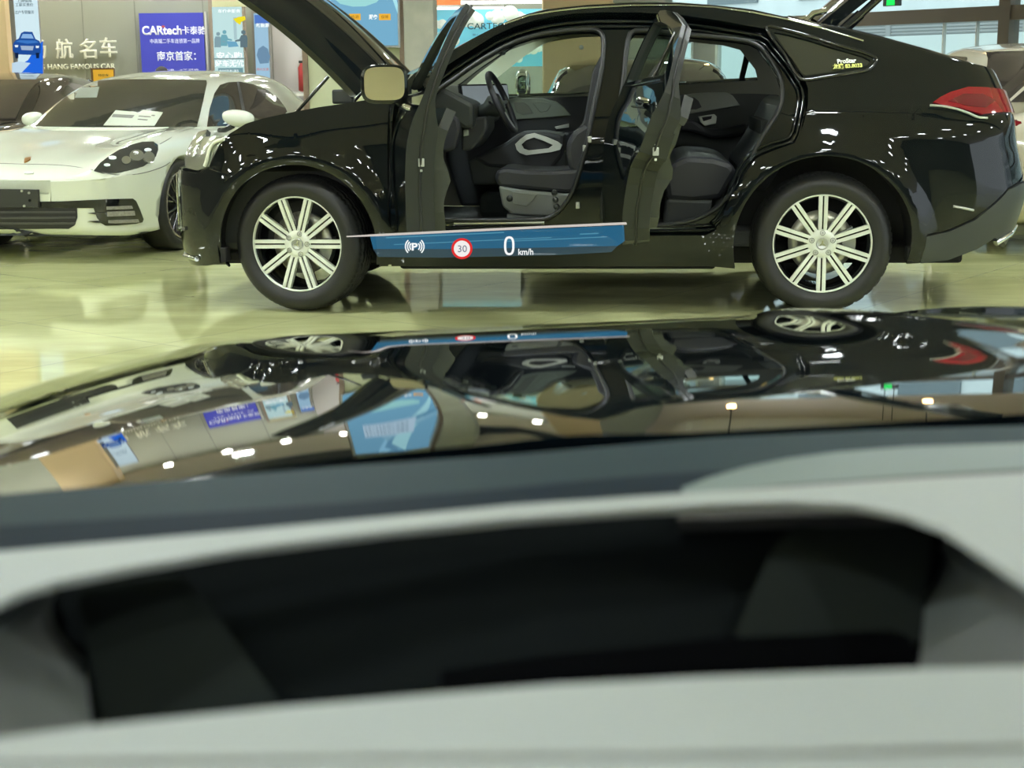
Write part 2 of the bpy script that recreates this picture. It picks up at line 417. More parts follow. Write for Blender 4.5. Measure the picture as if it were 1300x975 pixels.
for px, w in ((866, 3), (881, 2.5), (912, 3), (1006, 2)):
    a, c = on_glass(px-w/2), on_glass(px+w/2); b.box((a, -.04, 0), (c, .04, tz0+.0))
struct(b.obj('trim_13', SILV)).matrix_world = GM
b = B(); b.box((on_glass(882), -.03, .2), (on_glass(911), .03, glass_z(896, 44))); b.box((on_glass(889), -.04, glass_z(896, 58)), (on_glass(904), -.03, glass_z(896, 49)))
struct(b.obj('door_1', mat('grey_leaf', (.30, .285, .27), .6))).matrix_world = GM
b = B()
for px in (1198, 1240): 
    a = on_glass(px); b.box((a-.006, -.03, .25), (a+.006, .03, tz0))
struct(b.obj('trim_14', SILV)).matrix_world = GM
b = B(); b.box((0, -.008, .25), (GL, .008, CEIL_Z)); struct(b.obj('window_1', thin_glass('shop_glass', (.90, .96, .95), 1.3))).matrix_world = GM
# ---- outdoors beyond the glass
b = B(); b.box((-6, 8, -.35), (60, 70, -.22)); struct(b.obj('ground_outside', mat('paving', (.55, .55, .53), .8, noise=(2, .12))))
def og(px, py, off):  # a point beyond the glazing, off metres behind it
    d = ray(px, py); nrm = Vector((-GD.y, GD.x, 0)); 
    if nrm.dot(d) < 0: nrm = -nrm
    t = (GA+nrm*off-EYE).dot(nrm)/d.dot(nrm); return EYE+d*t
nrm = Vector((-GD.y, GD.x, 0)); nrm = nrm if nrm.y > 0 else -nrm
fo = GM.copy(); fo.translation = GA+nrm*5.0
zt = og(1200, 44, 5.0).z
b = B(); b.box((-9, -.1, -.25), (26, .1, zt)); f_ = b.obj('boundary_wall', mat('pale_wall', (.72, .80, .80), .7)); f_.matrix_world = fo; struct(f_)
rail = empty('railing'); rail.matrix_world = GM; rail.location = GA+nrm*5.6
tag(rail, 'pale grey bar railing outside, beyond the glazed wall', 'railing')
for k in range(7):
    z = og(1200, 41-4.2*k, 5.6).z; b = B(); b.tube([(-9, 0, z), (26, 0, z)], .035, 6); b.obj('rail', mat('rail_grey', (.36, .37, .37), .5), rail)
for k in range(14):
    b = B(); x = -8+2.5*k; b.box((x-.05, -.05, -.22), (x+.05, .05, og(1200, 12, 5.6).z), bev=.01); b.obj('post', MATS['rail_grey'], rail)
fac = GM.copy(); fac.translation = GA+nrm*16
b = B(); b.box((-30, 0, -.25), (60, 4, 9)); o = b.obj('building_outside', mat('pale_facade', (.70, .75, .76), .8, noise=(1.2, .15))); o.matrix_world = fac; struct(o)
b = B()
for i in range(24):
    for j in range(3):
        b.box((-24+3.2*i, -.06, .6+2.6*j), (-22.2+3.2*i, .02, 2.2+2.6*j))
o = b.obj('window_2', mat('facade_glass', (.16, .20, .22), .1)); o.matrix_world = fac; struct(o)
# ================================================================= the black coupe SUV
SUV_LOC, SUV_YAW = Vector((-1.2093, 8.4566, 0)), R(5.2025)
suv = empty('car', SUV_LOC, -SUV_YAW)
tag(suv, 'black coupe SUV parked side-on with its near doors, bonnet and tailgate all open', 'car')
SUV_M = Matrix.Translation(SUV_LOC) @ Matrix.Rotation(-SUV_YAW, 4, 'Z'); SUV_I = SUV_M.inverted()
MID = 0.99; WB = 2.935; WZ = 0.385
W_T = smooth_table([(.15, .88), (.25, .925), (.35, .95), (.47, .962), (.62, .968), (.80, .970), (.95, .964), (1.05, .948), (1.12, .926), (1.18, .897), (1.30, .846), (1.45, .782), (1.60, .700), (1.70, .615), (1.80, .48)])
_fr = catmull([(1.0, 1, 0), (.5, 1, 0), (.2, 1, 0), (0, .998, 0), (-.25, .982, 0), (-.48, .935, 0), (-.64, .85, 0), (-.75, .72, 0), (-.815, .54, 0), (-.85, .30, 0), (-.86, 0, 0)], 6)
_re = catmull([(2.0, 1, 0), (2.5, 1, 0), (2.935, 1, 0), (3.2, .995, 0), (3.5, .975, 0), (3.75, .94, 0), (3.92, .88, 0), (4.02, .78, 0), (4.07, .62, 0), (4.095, .35, 0), (4.10, 0, 0)], 6)
def _arclen(c, s0, sg):
    out = [(s0, c[0].x, c[0].y)]; s = s0
    for a, b_ in zip(c, c[1:]):
        s += sg*Vector((b_.x-a.x, (b_.y-a.y)*.95)).length; out.append((s, b_.x, b_.y))
    return out
_fa = _arclen(_fr, 1.0, -1)[::-1]; _ra = _arclen(_re, 2.0, 1)
PLAN = _fa+_ra; SMIN = _fa[0][0]; SMAX = _ra[-1][0]
PX = smooth_table([(a, b_) for a, b_, _ in PLAN]); PK = smooth_table([(a, c) for a, _, c in PLAN])
NOSE = smooth_table([(.15, .10), (.25, .03), (.40, 0), (.70, .0), (.85, .02), (.95, .06), (1.05, .14), (1.2, .3)])
TAIL = smooth_table([(.2, -.16), (.35, -.07), (.50, -.01), (.65, .02), (.78, 0), (.90, -.03), (1.05, -.055), (1.20, -.10), (1.30, -.14), (1.5, -.3)])
def S(s, z, side=-1, off=0.0):
    # a point of the body side (side -1: towards the viewer); off > 0 lies outside the skin
    def p(s, z):
        k = PK(s); x = PX(s); w = W_T(z)*k
        if x < 0: x += NOSE(z)*sstep(-.2, -.8, x)
        if x > 3.2: x += TAIL(z)*sstep(3.2, 4.05, x)
        w -= .13*sstep(2.6, 4.0, x)*sstep(1.02, 1.35, z)*k + .06*sstep(.9, -.2, x)*sstep(1.0, 1.2, z)*k
        for cx in (0, WB):
            r = math.hypot(x-cx, z-WZ); w += .030*math.exp(-((r-.50)/.085)**2)*sstep(.2, .4, z)*sstep(-.05, .1, k-.8)
        w += .010*math.exp(-((z-1.112)/.014)**2)*sstep(2.3, 3.0, x)*sstep(3.75, 3.5, x)*k
        return Vector((x, w, z))
    q = p(s, z)
    if off:
        e = 1e-3; n = (p(s+e, z)-p(s-e, z)).cross(p(s, z+e)-p(s, z-e))
        if n.length < 1e-9: n = Vector((0, 1, 0))
        n.normalize()
        if n.y < -.02 or (abs(n.y) <= .02 and n.x*(s-1.5) < 0): n = -n
        q = q+n*off
    return Vector((q.x, MID+side*q.y, q.z))
def SN(s, z, side=-1):          # outward normal of the body side
    e = 2e-3; n = (S(s+e, z, side)-S(s-e, z, side)).cross(S(s, z+e, side)-S(s, z-e, side))
    if n.length < 1e-12: n = Vector((0, side, 0))
    n.normalize(); n *= -side
    if n.y*side < -.02 or (abs(n.y) <= .02 and n.x*(s-1.5) < 0): n = -n
    return n
def P(px, py, g=None):          # the (s, z) of the near body side seen at a place of the photograph
    s, z = g or (-0.0+(px-378)/227.3, (395-py)/230.0)
    for it in range(30):
        a = proj(SUV_M @ S(s, z)); e = 1e-4
        b1 = proj(SUV_M @ S(s+e, z)); b2 = proj(SUV_M @ S(s, z+e))
        j = [[(b1[0]-a[0])/e, (b2[0]-a[0])/e], [(b1[1]-a[1])/e, (b2[1]-a[1])/e]]; rx, ry = px-a[0], py-a[1]
        A = j[0][0]**2+j[1][0]**2+30; Bq = j[0][0]*j[0][1]+j[1][0]*j[1][1]; D = j[0][1]**2+j[1][1]**2+30
        g0 = j[0][0]*rx+j[1][0]*ry; g1 = j[0][1]*rx+j[1][1]*ry; det = A*D-Bq*Bq
        ds = (D*g0-Bq*g1)/det; dz = (A*g1-Bq*g0)/det
        s += max(-.15, min(.15, ds)); z += max(-.1, min(.1, dz)); s = max(SMIN+.02, min(SMAX-.02, s)); z = max(.16, min(1.78, z))
    return (s, z)
def PP(*pts): return [P(*p) for p in pts]
def lp(px, py, yl):             # the point of the plane y = yl of the car seen at a place of the photograph
    d = SUV_I.to_3x3() @ ray(px, py); o = SUV_I @ EYE; t = (yl-o.y)/d.y; return o+d*t
def lxz(yl, *pts):
    return [(lp(a, b_, yl).x, lp(a, b_, yl).z) for a, b_ in pts]
def side_panel(name, poly, holes=(), m=PAINT, off=0.0, thick=.02, res=.045, parent=None, side=-1, m_in=None, m_rim=None, fn=None):
    V, F, E_ = fill2d(poly, holes, res)
    return shell_fair(name, [m, m_rim or m, m_in or m], V, F, E_, lambda s, z: S(s, z, side, off), lambda s, z: S(s, z, side, off-thick), lambda s, z: SN(s, z, side), parent or suv)

# ---- outlines
HOLE = PP((500, 298), (497, 240), (497, 180), (500, 135), (508, 122), (540, 103), (572, 80), (602, 61), (628, 45), (652, 34), (677, 26), (700, 21), (730, 17), (765, 15.5), (815, 16), (865, 19), (915, 26), (969, 36), (985, 50), (1005, 75), (1020, 97), (1026, 112), (1026, 130), (1020, 158), (1011, 181), (985, 190), (960, 202), (945, 222), (934, 248), (922, 276), (908, 293), (895, 299), (750, 300), (620, 300))
QGLASS = PP((982, 41), (1000, 44), (1026, 51), (1051, 59), (1075, 66), (1096, 72), (1105, 77), (1101, 83), (1084, 87), (1051, 92), (1023, 96), (1014, 90), (1000, 67))
F_ARCH_R, R_ARCH_R = .462, .492
fa_front = arc(0, WZ, F_ARCH_R, 197, 128, 14)        # front half of the front arch, from below upwards
fa_all = arc(0, WZ, F_ARCH_R, 128, -16, 26)
ra_all = arc(WB, WZ, R_ARCH_R, 194, -9, 34)
roof_edge = PP((500, 117), (526, 93), (561, 72), (600, 49), (625, 36), (649, 25), (672, 17), (695, 12), (720, 9), (745, 6.5), (800, 3.5), (863, 3.5), (910, 7), (955, 12), (1000, 22), (1037, 32), (1073, 38), (1110, 47), (1175, 65), (1225, 79), (1262, 90))
LIP = roof_edge[-1]
# ---- side frame: A-pillar, roof rail, sill and rear quarter in one stamping
sill = PP((900, 338), (760, 338), (620, 338), (480, 338))
quarter_low = PP((1168, 300), (1205, 291), (1237, 277), (1262, 257), (1280, 238))
def frame_poly():
    pl = [P(500, 312)]+roof_edge
    pl += [(SMAX-.45, LIP[1]-.0), (SMAX-.02, LIP[1]-.0), (SMAX-.02, .80), (SMAX-.45, .80), (quarter_low[-1][0]+.05, quarter_low[-1][1]+.05)]
    pl += quarter_low[::-1]
    pl += arc(WB, WZ, R_ARCH_R, -8, 194, 36)
    pl += sill
    pl += [(.47, .30), (.49, .42)]
    return pl
_front_low = [(.452, .262), (.462, .385)]
frame = [P(501, 298), P(498, 240), P(498, 180), P(501, 135)]
poly_frame = [P(497, 338)]+[P(497, 300), P(495, 240), P(495, 180), P(497, 135), P(499, 120)]+roof_edge[1:]+[(SMAX-.5, LIP[1]), (SMAX-.02, LIP[1]), (SMAX-.02, .86), (SMAX-.5, .82)]+quarter_low[::-1]+arc(WB, WZ, R_ARCH_R, -12, 196, 36)+sill[:-1]
# rear window/tailgate opening is behind the lip; the near door hole is a hole of this panel
for side in (-1, 1):
    side_panel('body_side', poly_frame, [HOLE, QGLASS], side=side, thick=.03, m_in=HEADLINER if side > 0 else PLASTIC)
    side_panel('quarter_glass', offset_poly(QGLASS, -.004), m=GLASS_DARK if side < 0 else thin_glass('tinted_glass', (.35, .40, .37), 1.45), off=-.008, thick=.005, side=side)
    # front fender
    fend = [(.462, .30), (.462, .262), P(493, 338), P(493, 300), P(492, 240), P(492, 180), P(494, 135), P(495, 123), P(470, 126), P(441, 131), P(405, 136), P(368, 143), P(340, 149), P(312, 157), P(291, 170), P(280, 184), P(266, 212), P(276, 216)]+arc(0, WZ, F_ARCH_R, 128, -8, 30)
    side_panel('front_fender', fend, side=side, m_in=PLASTIC)
    # front bumper
    pt = P(264, 214)
    fb = [P(275, 218), pt, (pt[0]-.10, pt[1]-.03), (pt[0]-.25, pt[1]-.02), (SMIN+.02, pt[1]-.02), (SMIN+.02, .24), (-.90, .235), (-.62, .25), (-.47, .275)]+fa_front
    side_panel('front_bumper', fb, side=side, m_in=PLASTIC, res=.05)
    # headlamp
    hl = [P(289, 173), P(276, 173), P(262, 174), (pt[0]-.12, pt[1]+.215), (pt[0]-.22, pt[1]+.20), (pt[0]-.24, pt[1]+.05), (pt[0]-.2, pt[1]+.0), (pt[0]-.08, pt[1]-.012), P(266, 211), P(279, 184)]
    h_ = side_panel('headlamp', hl, m=mat('lamp_reflector', (.55, .58, .52), .15, metal=.85, coat=1), off=.004, thick=.03, side=side, res=.035)
    hb = B()
    ln = [S(a, b_, side, .014) for a, b_ in [P(286, 177), P(275, 181), P(268, 190), P(265, 202), P(262, 211)]]
    hb.tube(catmull(ln, 4), .011, 8); hb.obj('light_guide', mat('light_guide', (.85, .88, .75), .25, coat=1), h_)
    # grille: dark opening with chrome bars, nose
    b = B(); V, F, E_ = fill2d([(SMIN+.01, .42), (SMIN+.52, .46), (SMIN+.56, .62), (SMIN+.48, .80), (SMIN+.01, .80)], (), .06)
    shell(b, V, F, E_, lambda s, z: S(s, z, side, .004), lambda s, z: S(s, z, side, -.01)); gr = b.obj('grille', GLOSSBLK, suv)
    b = B()
    for k in range(9):
        s_ = SMIN+.03+k*.055; b.tube([S(s_, z, side, .012) for z in (.46, .56, .66, .76)], .007, 6)
    b.obj('grille_bars', CHROME, gr)
    b = B()    # lower intake and its chrome blades
    b.tube([S(s, .40+.02*k, side, .012) for k, s in enumerate([SMIN+.05, SMIN+.3, SMIN+.55, SMIN+.75])], .012, 8)
    b.tube([S(s, .29, side, .01) for s in [SMIN+.05, SMIN+.35, SMIN+.65, SMIN+.85]], .014, 8)
    b.obj('bumper_blade', CHROME, suv)
    # wheel arch trims (gloss black flares)
    side_panel('arch_trim', arc(0, WZ, F_ARCH_R-.002, 194, -13, 40)+arc(0, WZ, F_ARCH_R+.085, -11, 192, 40), off=.014, thick=.03, side=side, m=PAINT, res=.05)
    side_panel('arch_trim', arc(WB, WZ, R_ARCH_R-.004, 194, -12, 44)+arc(WB, WZ, R_ARCH_R+.075, -10, 192, 44), off=.014, thick=.03, side=side, m=PAINT, res=.05)
    # mud lips at the arches' feet
    for cx, r, a in ((0, F_ARCH_R, 198), (WB, R_ARCH_R, -13)):
        b = B(); c = (cx+r*math.cos(R(a)), WZ+r*math.sin(R(a))); ya, yb = (MID-.95, MID-.86) if side < 0 else (MID+.86, MID+.95)
        b.box((c[0]-.018, ya, .285), (c[0]+.018, yb, .37), bev=.008); b.obj('mud_lip', WELL, suv)
    # grey lower rear bumper
    rb = PP((1168, 303), (1205, 294), (1237, 280), (1262, 260), (1280, 241))+[(quarter_low[-1][0]+.10, .70), (SMAX-.4, .72), (SMAX-.02, .72), (SMAX-.02, .33), (SMAX-.4, .33), (SMAX-.6, .33)]+PP((1262, 302), (1240, 316), (1203, 330), (1169, 334))
    side_panel('rear_diffuser', rb, off=.004, thick=.03, m=CLAD, side=side, res=.05)
    rb2 = [(quarter_low[-1][0]+.11, .71), (SMAX-.4, .73), (SMAX-.02, .73), (SMAX-.02, .85), (SMAX-.5, .81)]
    side_panel('rear_bumper', [(a, b_) for a, b_ in rb2], m=PAINT, side=side)
    # bumper crease blade and reflector slot
    b = B(); b.tube([S(*P(*p), side, .002) for p in [(1210, 262), (1222, 264), (1236, 267)]], .007, 6); b.obj('bumper_vent', SATIN, suv)
    b = B(); b.tube([S(*P(*p), side, .012) for p in [(1262, 308), (1280, 296), (1294, 284)]], .016, 8); b.obj('exhaust_trim', CHROME, suv)
    # tail light: red lens, darker inner lamp, silver edge
    tl = PP((1184, 131), (1194, 124), (1206, 118), (1228, 111.5), (1250, 112), (1268, 114))+[(SMAX-.52, P(1268, 114)[1]-.02), (SMAX-.52, P(1268, 142)[1]-.02)]+PP((1270, 143), (1246, 146), (1232, 142), (1217, 137.5), (1200, 136))
    t_ = side_panel('tail_light', tl, m=mat('red_lens', (.17, .003, .010), .08, coat=1, emit=(1, .02, .05), estr=.012), off=.010, thick=.03, side=side, res=.04)
    b = B(); V, F, E_ = fill2d(PP((1203, 130), (1222, 121), (1247, 121), (1262, 129), (1250, 138), (1228, 136)), (), .03)
    shell(b, V, F, E_, lambda s, z: S(s, z, side, .0125), lambda s, z: S(s, z, side, .005)); b.obj('inner_lens', mat('dark_red_lens', (.10, .004, .012), .12, coat=1), t_)
    b = B()
    b.tube(catmull([S(*P(*p), side, .013) for p in [(1180, 136), (1195, 137), (1212, 139.5), (1228, 145), (1240, 150), (1252, 151)]], 4), .0065, 6)
    b.obj('silver_edge', SATIN, t_)
    # bright strip added for the white reflection along the roof edge
    b = B(); b.tube([S(*P(*p), side, .003) for p in [(640, 31), (672, 20), (700, 15), (740, 10.5), (800, 7.5), (863, 7.2), (910, 10), (955, 16), (1000, 25), (1040, 35), (1070, 44), (1096, 52)]], .006, 6)
    b.obj('roof_highlight_strip', CHROME if side < 0 else SATIN, suv)
    b = B(); wl = offset_poly(QGLASS, -.022); b.tube(catmull([S(a, z, side, .002) for a, z in wl], 3, True), .010, 6, closed=True); b.obj('window_surround', GLOSSBLK, suv)
# ---- recessed door jambs of the near side, with the two door openings
OPEN_F = PP((557, 107), (575, 95), (600, 77), (625, 61), (652, 47), (675, 39), (700, 34), (725, 31), (748, 30), (758, 31.5), (764, 37), (766, 50), (764, 80), (757, 115), (750, 150), (744, 185), (737, 212), (727, 243), (714, 264), (697, 278), (670, 281), (569, 282), (545, 280), (530, 270), (525, 200), (530, 130))
OPEN_R = PP((806, 32), (840, 33.5), (872, 37), (905, 40), (935, 43.5), (953, 47), (967, 55), (978, 68), (988, 85), (994, 100), (995, 115), (992, 131), (979, 155), (962, 184), (949, 208), (937, 229), (925, 246), (912, 262), (898, 273), (881, 281), (848, 287), (780, 288), (768, 284), (764, 270), (768, 235), (777, 190), (785, 140), (792, 90), (797, 45))
V, F, E_ = fill2d(offset_poly(HOLE, -.012), [OPEN_F, OPEN_R], .06)
JD = .062
b = B(); shell(b, V, F, E_, lambda s, z: S(s, z, -1, -JD), lambda s, z: S(s, z, -1, -JD-.035)); jamb = b.obj('door_jamb', PAINT, suv)
b = B(); H2 = offset_poly(HOLE, -.004)       # step between outer skin and jamb
rows = [[S(a, z, -1, -.004) for a, z in H2+H2[:1]], [S(a, z, -1, -.03) for a, z in H2+H2[:1]], [S(a, z, -1, -JD-.01) for a, z in H2+H2[:1]]]
b.grid(rows); b.obj('jamb_return', PAINT, suv)
for k, (dd, oo) in enumerate(((-.022, .030), (-.045, .018))):      # flanges added to catch highlights around the door apertures
    fl = offset_poly(HOLE, -dd); b = B(); b.tube(catmull([S(a, z, -1, -JD+oo-.012) for a, z in fl], 2, True), .011, 8, closed=True); b.obj('jamb_flange', PAINT, jamb)
for nm, op in (('door_seal', OPEN_F), ('door_seal', OPEN_R)):
    b = B(); b.tube(catmull([S(a, z, -1, -JD+.006) for a, z in op], 2, True), .014, 8, closed=True); b.obj(nm, SEAL, jamb)
for pts in ([(575, 285), (690, 284)], [(800, 291), (884, 289)]):
    b = B(); q = [S(*P(*p), -1, -JD+.004) for p in pts]; b.tube(q, .012, 8); b.obj('scuff_strip', SATIN, jamb)
for p in [(742, 188), (748, 176), (733, 262)]:
    b = B(); q = S(*P(*p), -1, -JD+.006); b.box((q.x-.012, q.y-.012, q.z-.018), (q.x+.012, q.y+.012, q.z+.018), bev=.004); b.obj('striker', SATIN, jamb)
for k in range(3):
    b = B(); q = S(*P(703+1.5*k, 246+9*k), -1, -JD+.004); b.lathe([(.0, -.012), (.014, -.012), (.018, 0), (0, 0)], 14, M=Matrix.Translation(q)); b.obj('jamb_plug', PLASTIC, jamb)

# ---- far side: closed doors, their windows and inner trim
side_panel('far_door', offset_poly(HOLE, .003), [OPEN_F2 := [p for p in PP((560, 107), (600, 79), (625, 63), (652, 49), (675, 41), (700, 36), (725, 33), (752, 32), (766, 36), (766, 50), (760, 116), (700, 121), (620, 124), (570, 124))], OPEN_R2 := PP((793, 34), (840, 35.5), (872, 39), (905, 42), (935, 45.5), (960, 52), (985, 82), (990, 98), (900, 103), (783, 113))], side=1, thick=.05, m_in=mat('frame_lining', (.22, .22, .18), .7))
for op in (OPEN_F2, OPEN_R2):
    V, F, E_ = fill2d(offset_poly(op, -.01), (), .1); b = B()
    shell(b, V, F, E_, lambda s, z: S(s, z, 1, -.022), lambda s, z: S(s, z, 1, -.027)); b.obj('window_glass', GLASS_CLEAR if op is OPEN_F2 else thin_glass('rear_glass', (.86, .92, .90), 1.4), suv)
def slab(name, pts, y0, y1, m, parent=suv, yl=None, bev=0.0, pxl=True):
    pl = lxz(yl if yl is not None else y0, *pts) if pxl else pts
    b = B()
    if bev:
        bm = bmesh.new(); n = len(pl); v0 = [bm.verts.new((x, y0, z)) for x, z in pl]; v1 = [bm.verts.new((x, y1, z)) for x, z in pl]
        bm.faces.new(v0); bm.faces.new(v1[::-1])
        for i in range(n): bm.faces.new((v0[(i+1) % n], v0[i], v1[i], v1[(i+1) % n]))
        bmesh.ops.recalc_face_normals(bm, faces=bm.faces)
        bmesh.ops.bevel(bm, geom=list(bm.edges), offset=bev, segments=2, profile=.5, affect='EDGES', clamp_overlap=True); b.bm(bm)
        o = b.obj(name, m, parent)
    else:
        b.prism(pl, y0, y1); o = b.obj(name, m, parent)
    return o
FY = 1.83       # inner face of the far doors
o1 = slab('far_door_trim', [(575, 128), (640, 122), (700, 122), (757, 119), (755, 160), (745, 235), (700, 262), (585, 262), (565, 200)], FY, FY+.09, TRIMDARK, bev=.02)
o2 = slab('far_door_trim', [(775, 113), (860, 104), (900, 102), (960, 99), (992, 101), (992, 132), (960, 184), (915, 255), (880, 275), (775, 275)], FY, FY+.09, mat('rear_trim', (.030, .034, .032), .6), bev=.02)
s1 = slab('trim_inlay', [(640, 127), (655, 124), (690, 125), (706, 129), (716, 136), (725, 146.5), (690, 149.5), (640, 153)], FY-.02, FY+.02, TRIMGREY, o1, bev=.006)
slab('speaker_grille', [(652, 130), (664, 129.5), (671, 134), (677, 144), (664, 146), (655, 142)], FY-.024, FY+.0, mat('speaker_mesh', (.16, .17, .15), .5, metal=.4), s1, bev=.003)
slab('seat_switches', [(676, 131), (697, 130), (700, 133), (695, 141), (686, 143), (681, 137)], FY-.026, FY, TRIMGREY, s1, bev=.004)
slab('door_handle', [(704, 161), (722, 157), (722, 162), (706, 164)], FY-.03, FY, SATIN, o1, bev=.003)
slab('arm_rest', [(690, 168), (745, 166), (742, 185), (700, 185)], FY-.07, FY+.02, TRIMDARK, o1, bev=.02)
s2 = slab('trim_inlay', [(860, 147), (862, 128), (866, 121), (880, 118.5), (905, 117), (922, 117), (930, 121), (940, 134)], FY-.02, FY+.02, mat('rear_inlay', (.27, .285, .25), .5), o2, bev=.006)
slab('speaker_grille', [(867, 139), (869, 127), (874, 123), (881, 123.5), (887, 128), (891, 136), (884, 139)], FY-.024, FY, mat('speaker_dark', (.06, .06, .06), .6), s2, bev=.003)
h2 = slab('door_handle', [(886, 148), (907, 145), (910, 148), (909, 157), (895, 160), (889, 155)], FY-.03, FY, SATIN, o2, bev=.004)
slab('handle_recess', [(891, 149), (904, 147), (903, 151), (893, 154)], FY-.034, FY, mat('recess', (.012, .013, .016), .6), h2, bev=.002)
slab('arm_rest', [(862, 152), (880, 152), (895, 163), (915, 164), (950, 157), (945, 172), (905, 176), (880, 168), (862, 166)], FY-.09, FY+.02, TRIMDARK, o2, bev=.02)
slab('far_b_pillar', [(768, 30), (790, 32), (786, 110), (780, 280), (748, 280), (758, 115)], FY-.03, FY+.05, TRIMDARK, bev=.015)
slab('window_divider', [(949, 52), (957, 54), (945, 101), (938, 101)], FY+.0, FY+.03, GLOSSBLK, bev=.004)
# far A-pillar lining, headliner
b = B()
pa = [(578, 122), (600, 100), (625, 80), (650, 62), (675, 50), (690, 45)]; pb = [(600, 124), (622, 106), (645, 88), (665, 72), (690, 56), (712, 48)]
b.grid([[lp(*p, 1.70) for p in catmull([(x, y, 0) for x, y in pa], 4) for p in [(p.x, p.y)]], [lp(p.x, p.y, 1.62) for p in catmull([(x, y, 0) for x, y in pb], 4)]])
b.obj('pillar_lining', mat('pillar_lining', (.55, .60, .47), .7), suv)

# ---- roof, windscreen, rear header
def roof_pt(s): return lerp_table(roof_edge, s)
b = B(); rows = []
s0, s1r = roof_edge[5][0], roof_edge[15][0]
for i in range(31):
    s = s0+(s1r-s0)*i/30; z = roof_pt(s)-.004; a = S(s, z, -1, 0); c = S(s, z, 1, 0); row = []
    for j in range(21):
        t = j/20; p = a.lerp(c, t); p.z += .030*(1-(2*t-1)**2)*sstep(0, .12, i/30); p.x -= .05*(1-(2*t-1)**2)*(1-i/30); row.append(p)
    rows.append(row)
b.grid(rows); rf = b.obj('roof', PAINT, suv)
b = B(); b.grid([[p+Vector((0, (MID-p.y)*.10, -.045)) for p in r] for r in rows]); b.obj('headliner', HEADLINER, suv)
b = B(); rows = []
for i in range(17):
    t = i/16; s = roof_edge[1][0]+.0+(s0-roof_edge[1][0])*t; z = roof_pt(s)-.004; a = S(s, z, -1, 0); c = S(s, z, 1, 0); row = []
    for j in range(21):
        u = j/20; p = a.lerp(c, u); p.x -= .16*(1-(2*u-1)**2)*(1-.7*t); row.append(p)
    rows.append(row)
b.grid(rows); b.obj('windscreen', GLASS_CLEAR, suv)
# tailgate, open: hinged behind the roof, swung up out of the way, with its gas struts
hx = roof_edge[15]; hA = S(hx[0], hx[1], -1, 0); hB = S(hx[0], hx[1], 1, 0)
b = B(); rows = []
for i in range(13):
    t = i/12; row = []
    for j in range(17):
        u = j/16; w = 1+.12*t; y = MID+(2*u-1)*.56*w
        row.append(Vector((hA.x+.03+1.02*t, y, hA.z+.06+.55*t+.10*math.sin(t*math.pi)-.05*(2*u-1)**2)))
    rows.append(row)
V3 = rows; b.grid(rows); b.grid([[p+Vector((.02, 0, -.07)) for p in r] for r in rows])
rim = [r[0] for r in rows]+[p for p in rows[-1][1:]]+[r[-1] for r in rows[::-1]][1:]
b.grid([rim, [p+Vector((.02, 0, -.07)) for p in rim]], smooth=False); tg = b.obj('tailgate', PAINT, suv)
for y in (.47, 1.51):
    b = B(); b.tube([(hA.x-.06, y, hA.z+.005), (hA.x+.0, y, hA.z+.07), (hA.x+.07, y, hA.z+.085)], .018, 8)
    b.box((hA.x-.09, y-.03, hA.z-.02), (hA.x-.01, y+.03, hA.z+.03), bev=.008); b.obj('tailgate_hinge', CHROME, tg)
for side in (-1, 1):
    b = B(); yy = MID+side*.55
    p0 = lp(1064, 44, MID-.55); p1 = lp(1122, -8, MID-.55); p0.y = p1.y = yy; m_ = p0.lerp(p1, .5)
    b.tube([p0, m_], .030, 12); b.tube([m_, p1+(p1-m_)*.35], .022, 12); b.obj('tailgate_strut', GLOSSBLK, tg)
# far and near rear opening rails
for side in (-1, 1):
    b = B(); b.tube([S(*roof_edge[k], side, -.03) for k in range(14, 21)], .03, 8); b.obj('tailgate_opening_rail', GLOSSBLK, suv)
# rear shelf and boot floor so the cabin is closed behind
b = B(); b.box((2.62, .46, .62), (3.95, 1.52, .66)); b.box((2.62, .46, .5), (2.69, 1.52, 1.05)); b.box((3.85, .46, .45), (3.9, 1.52, .98)); b.obj('boot_floor', CARPET, suv)

# ---- underbody, wheel wells, cabin floor
b = B()
b.box((.56, .14, .235), (2.36, 1.84, .36), bev=.02); b.box((-.62, .28, .25), (.56, 1.70, .33), bev=.02); b.box((2.36, .30, .25), (3.75, 1.68, .36), bev=.02)
b.obj('underbody', WELL, suv)
for cx, r in ((0, F_ARCH_R), (WB, R_ARCH_R)):
    for y0, y1 in ((.055, .42), (1.56, 1.925)):
        b = B(); pr = arc(cx, WZ, r+.012, 193, -12, 30)
        b.grid([[Vector((x, y0, z)) for x, z in pr], [Vector((x, y1, z)) for x, z in pr]]); yy = y1 if y0 < 1 else y0
        b.prism(pr, yy, yy+.01); b.obj('wheel_liner', WELL, suv)
b = B(); b.box((.50, .16, .36), (2.62, 1.82, .455), bev=.02); b.box((.95, .80, .45), (2.5, 1.18, .62), bev=.05); b.obj('cabin_floor', CARPET, suv)
b = B(); b.box((.44, .14, .36), (.52, 1.84, 1.05), bev=.02); b.obj('bulkhead', CARPET, suv)
b = B(); b.box((-.55, .22, .33), (.44, 1.76, .84), bev=.05); b.obj('engine_bay', PLASTIC, suv)
for k in range(9):      # engine bay plastic seen behind the fender line
    b = B(); x = .28+.035*k; b.box((x, .16+.01*(k % 3), .95), (x+.03, .24, 1.13+.02*math.sin(k*1.9)), bev=.006); b.obj('bay_duct', PLASTIC, suv)
b = B(); b.box((-.6, .75, .80), (.3, 1.25, .96), bev=.04); b.obj('engine_cover', PLASTIC, suv)
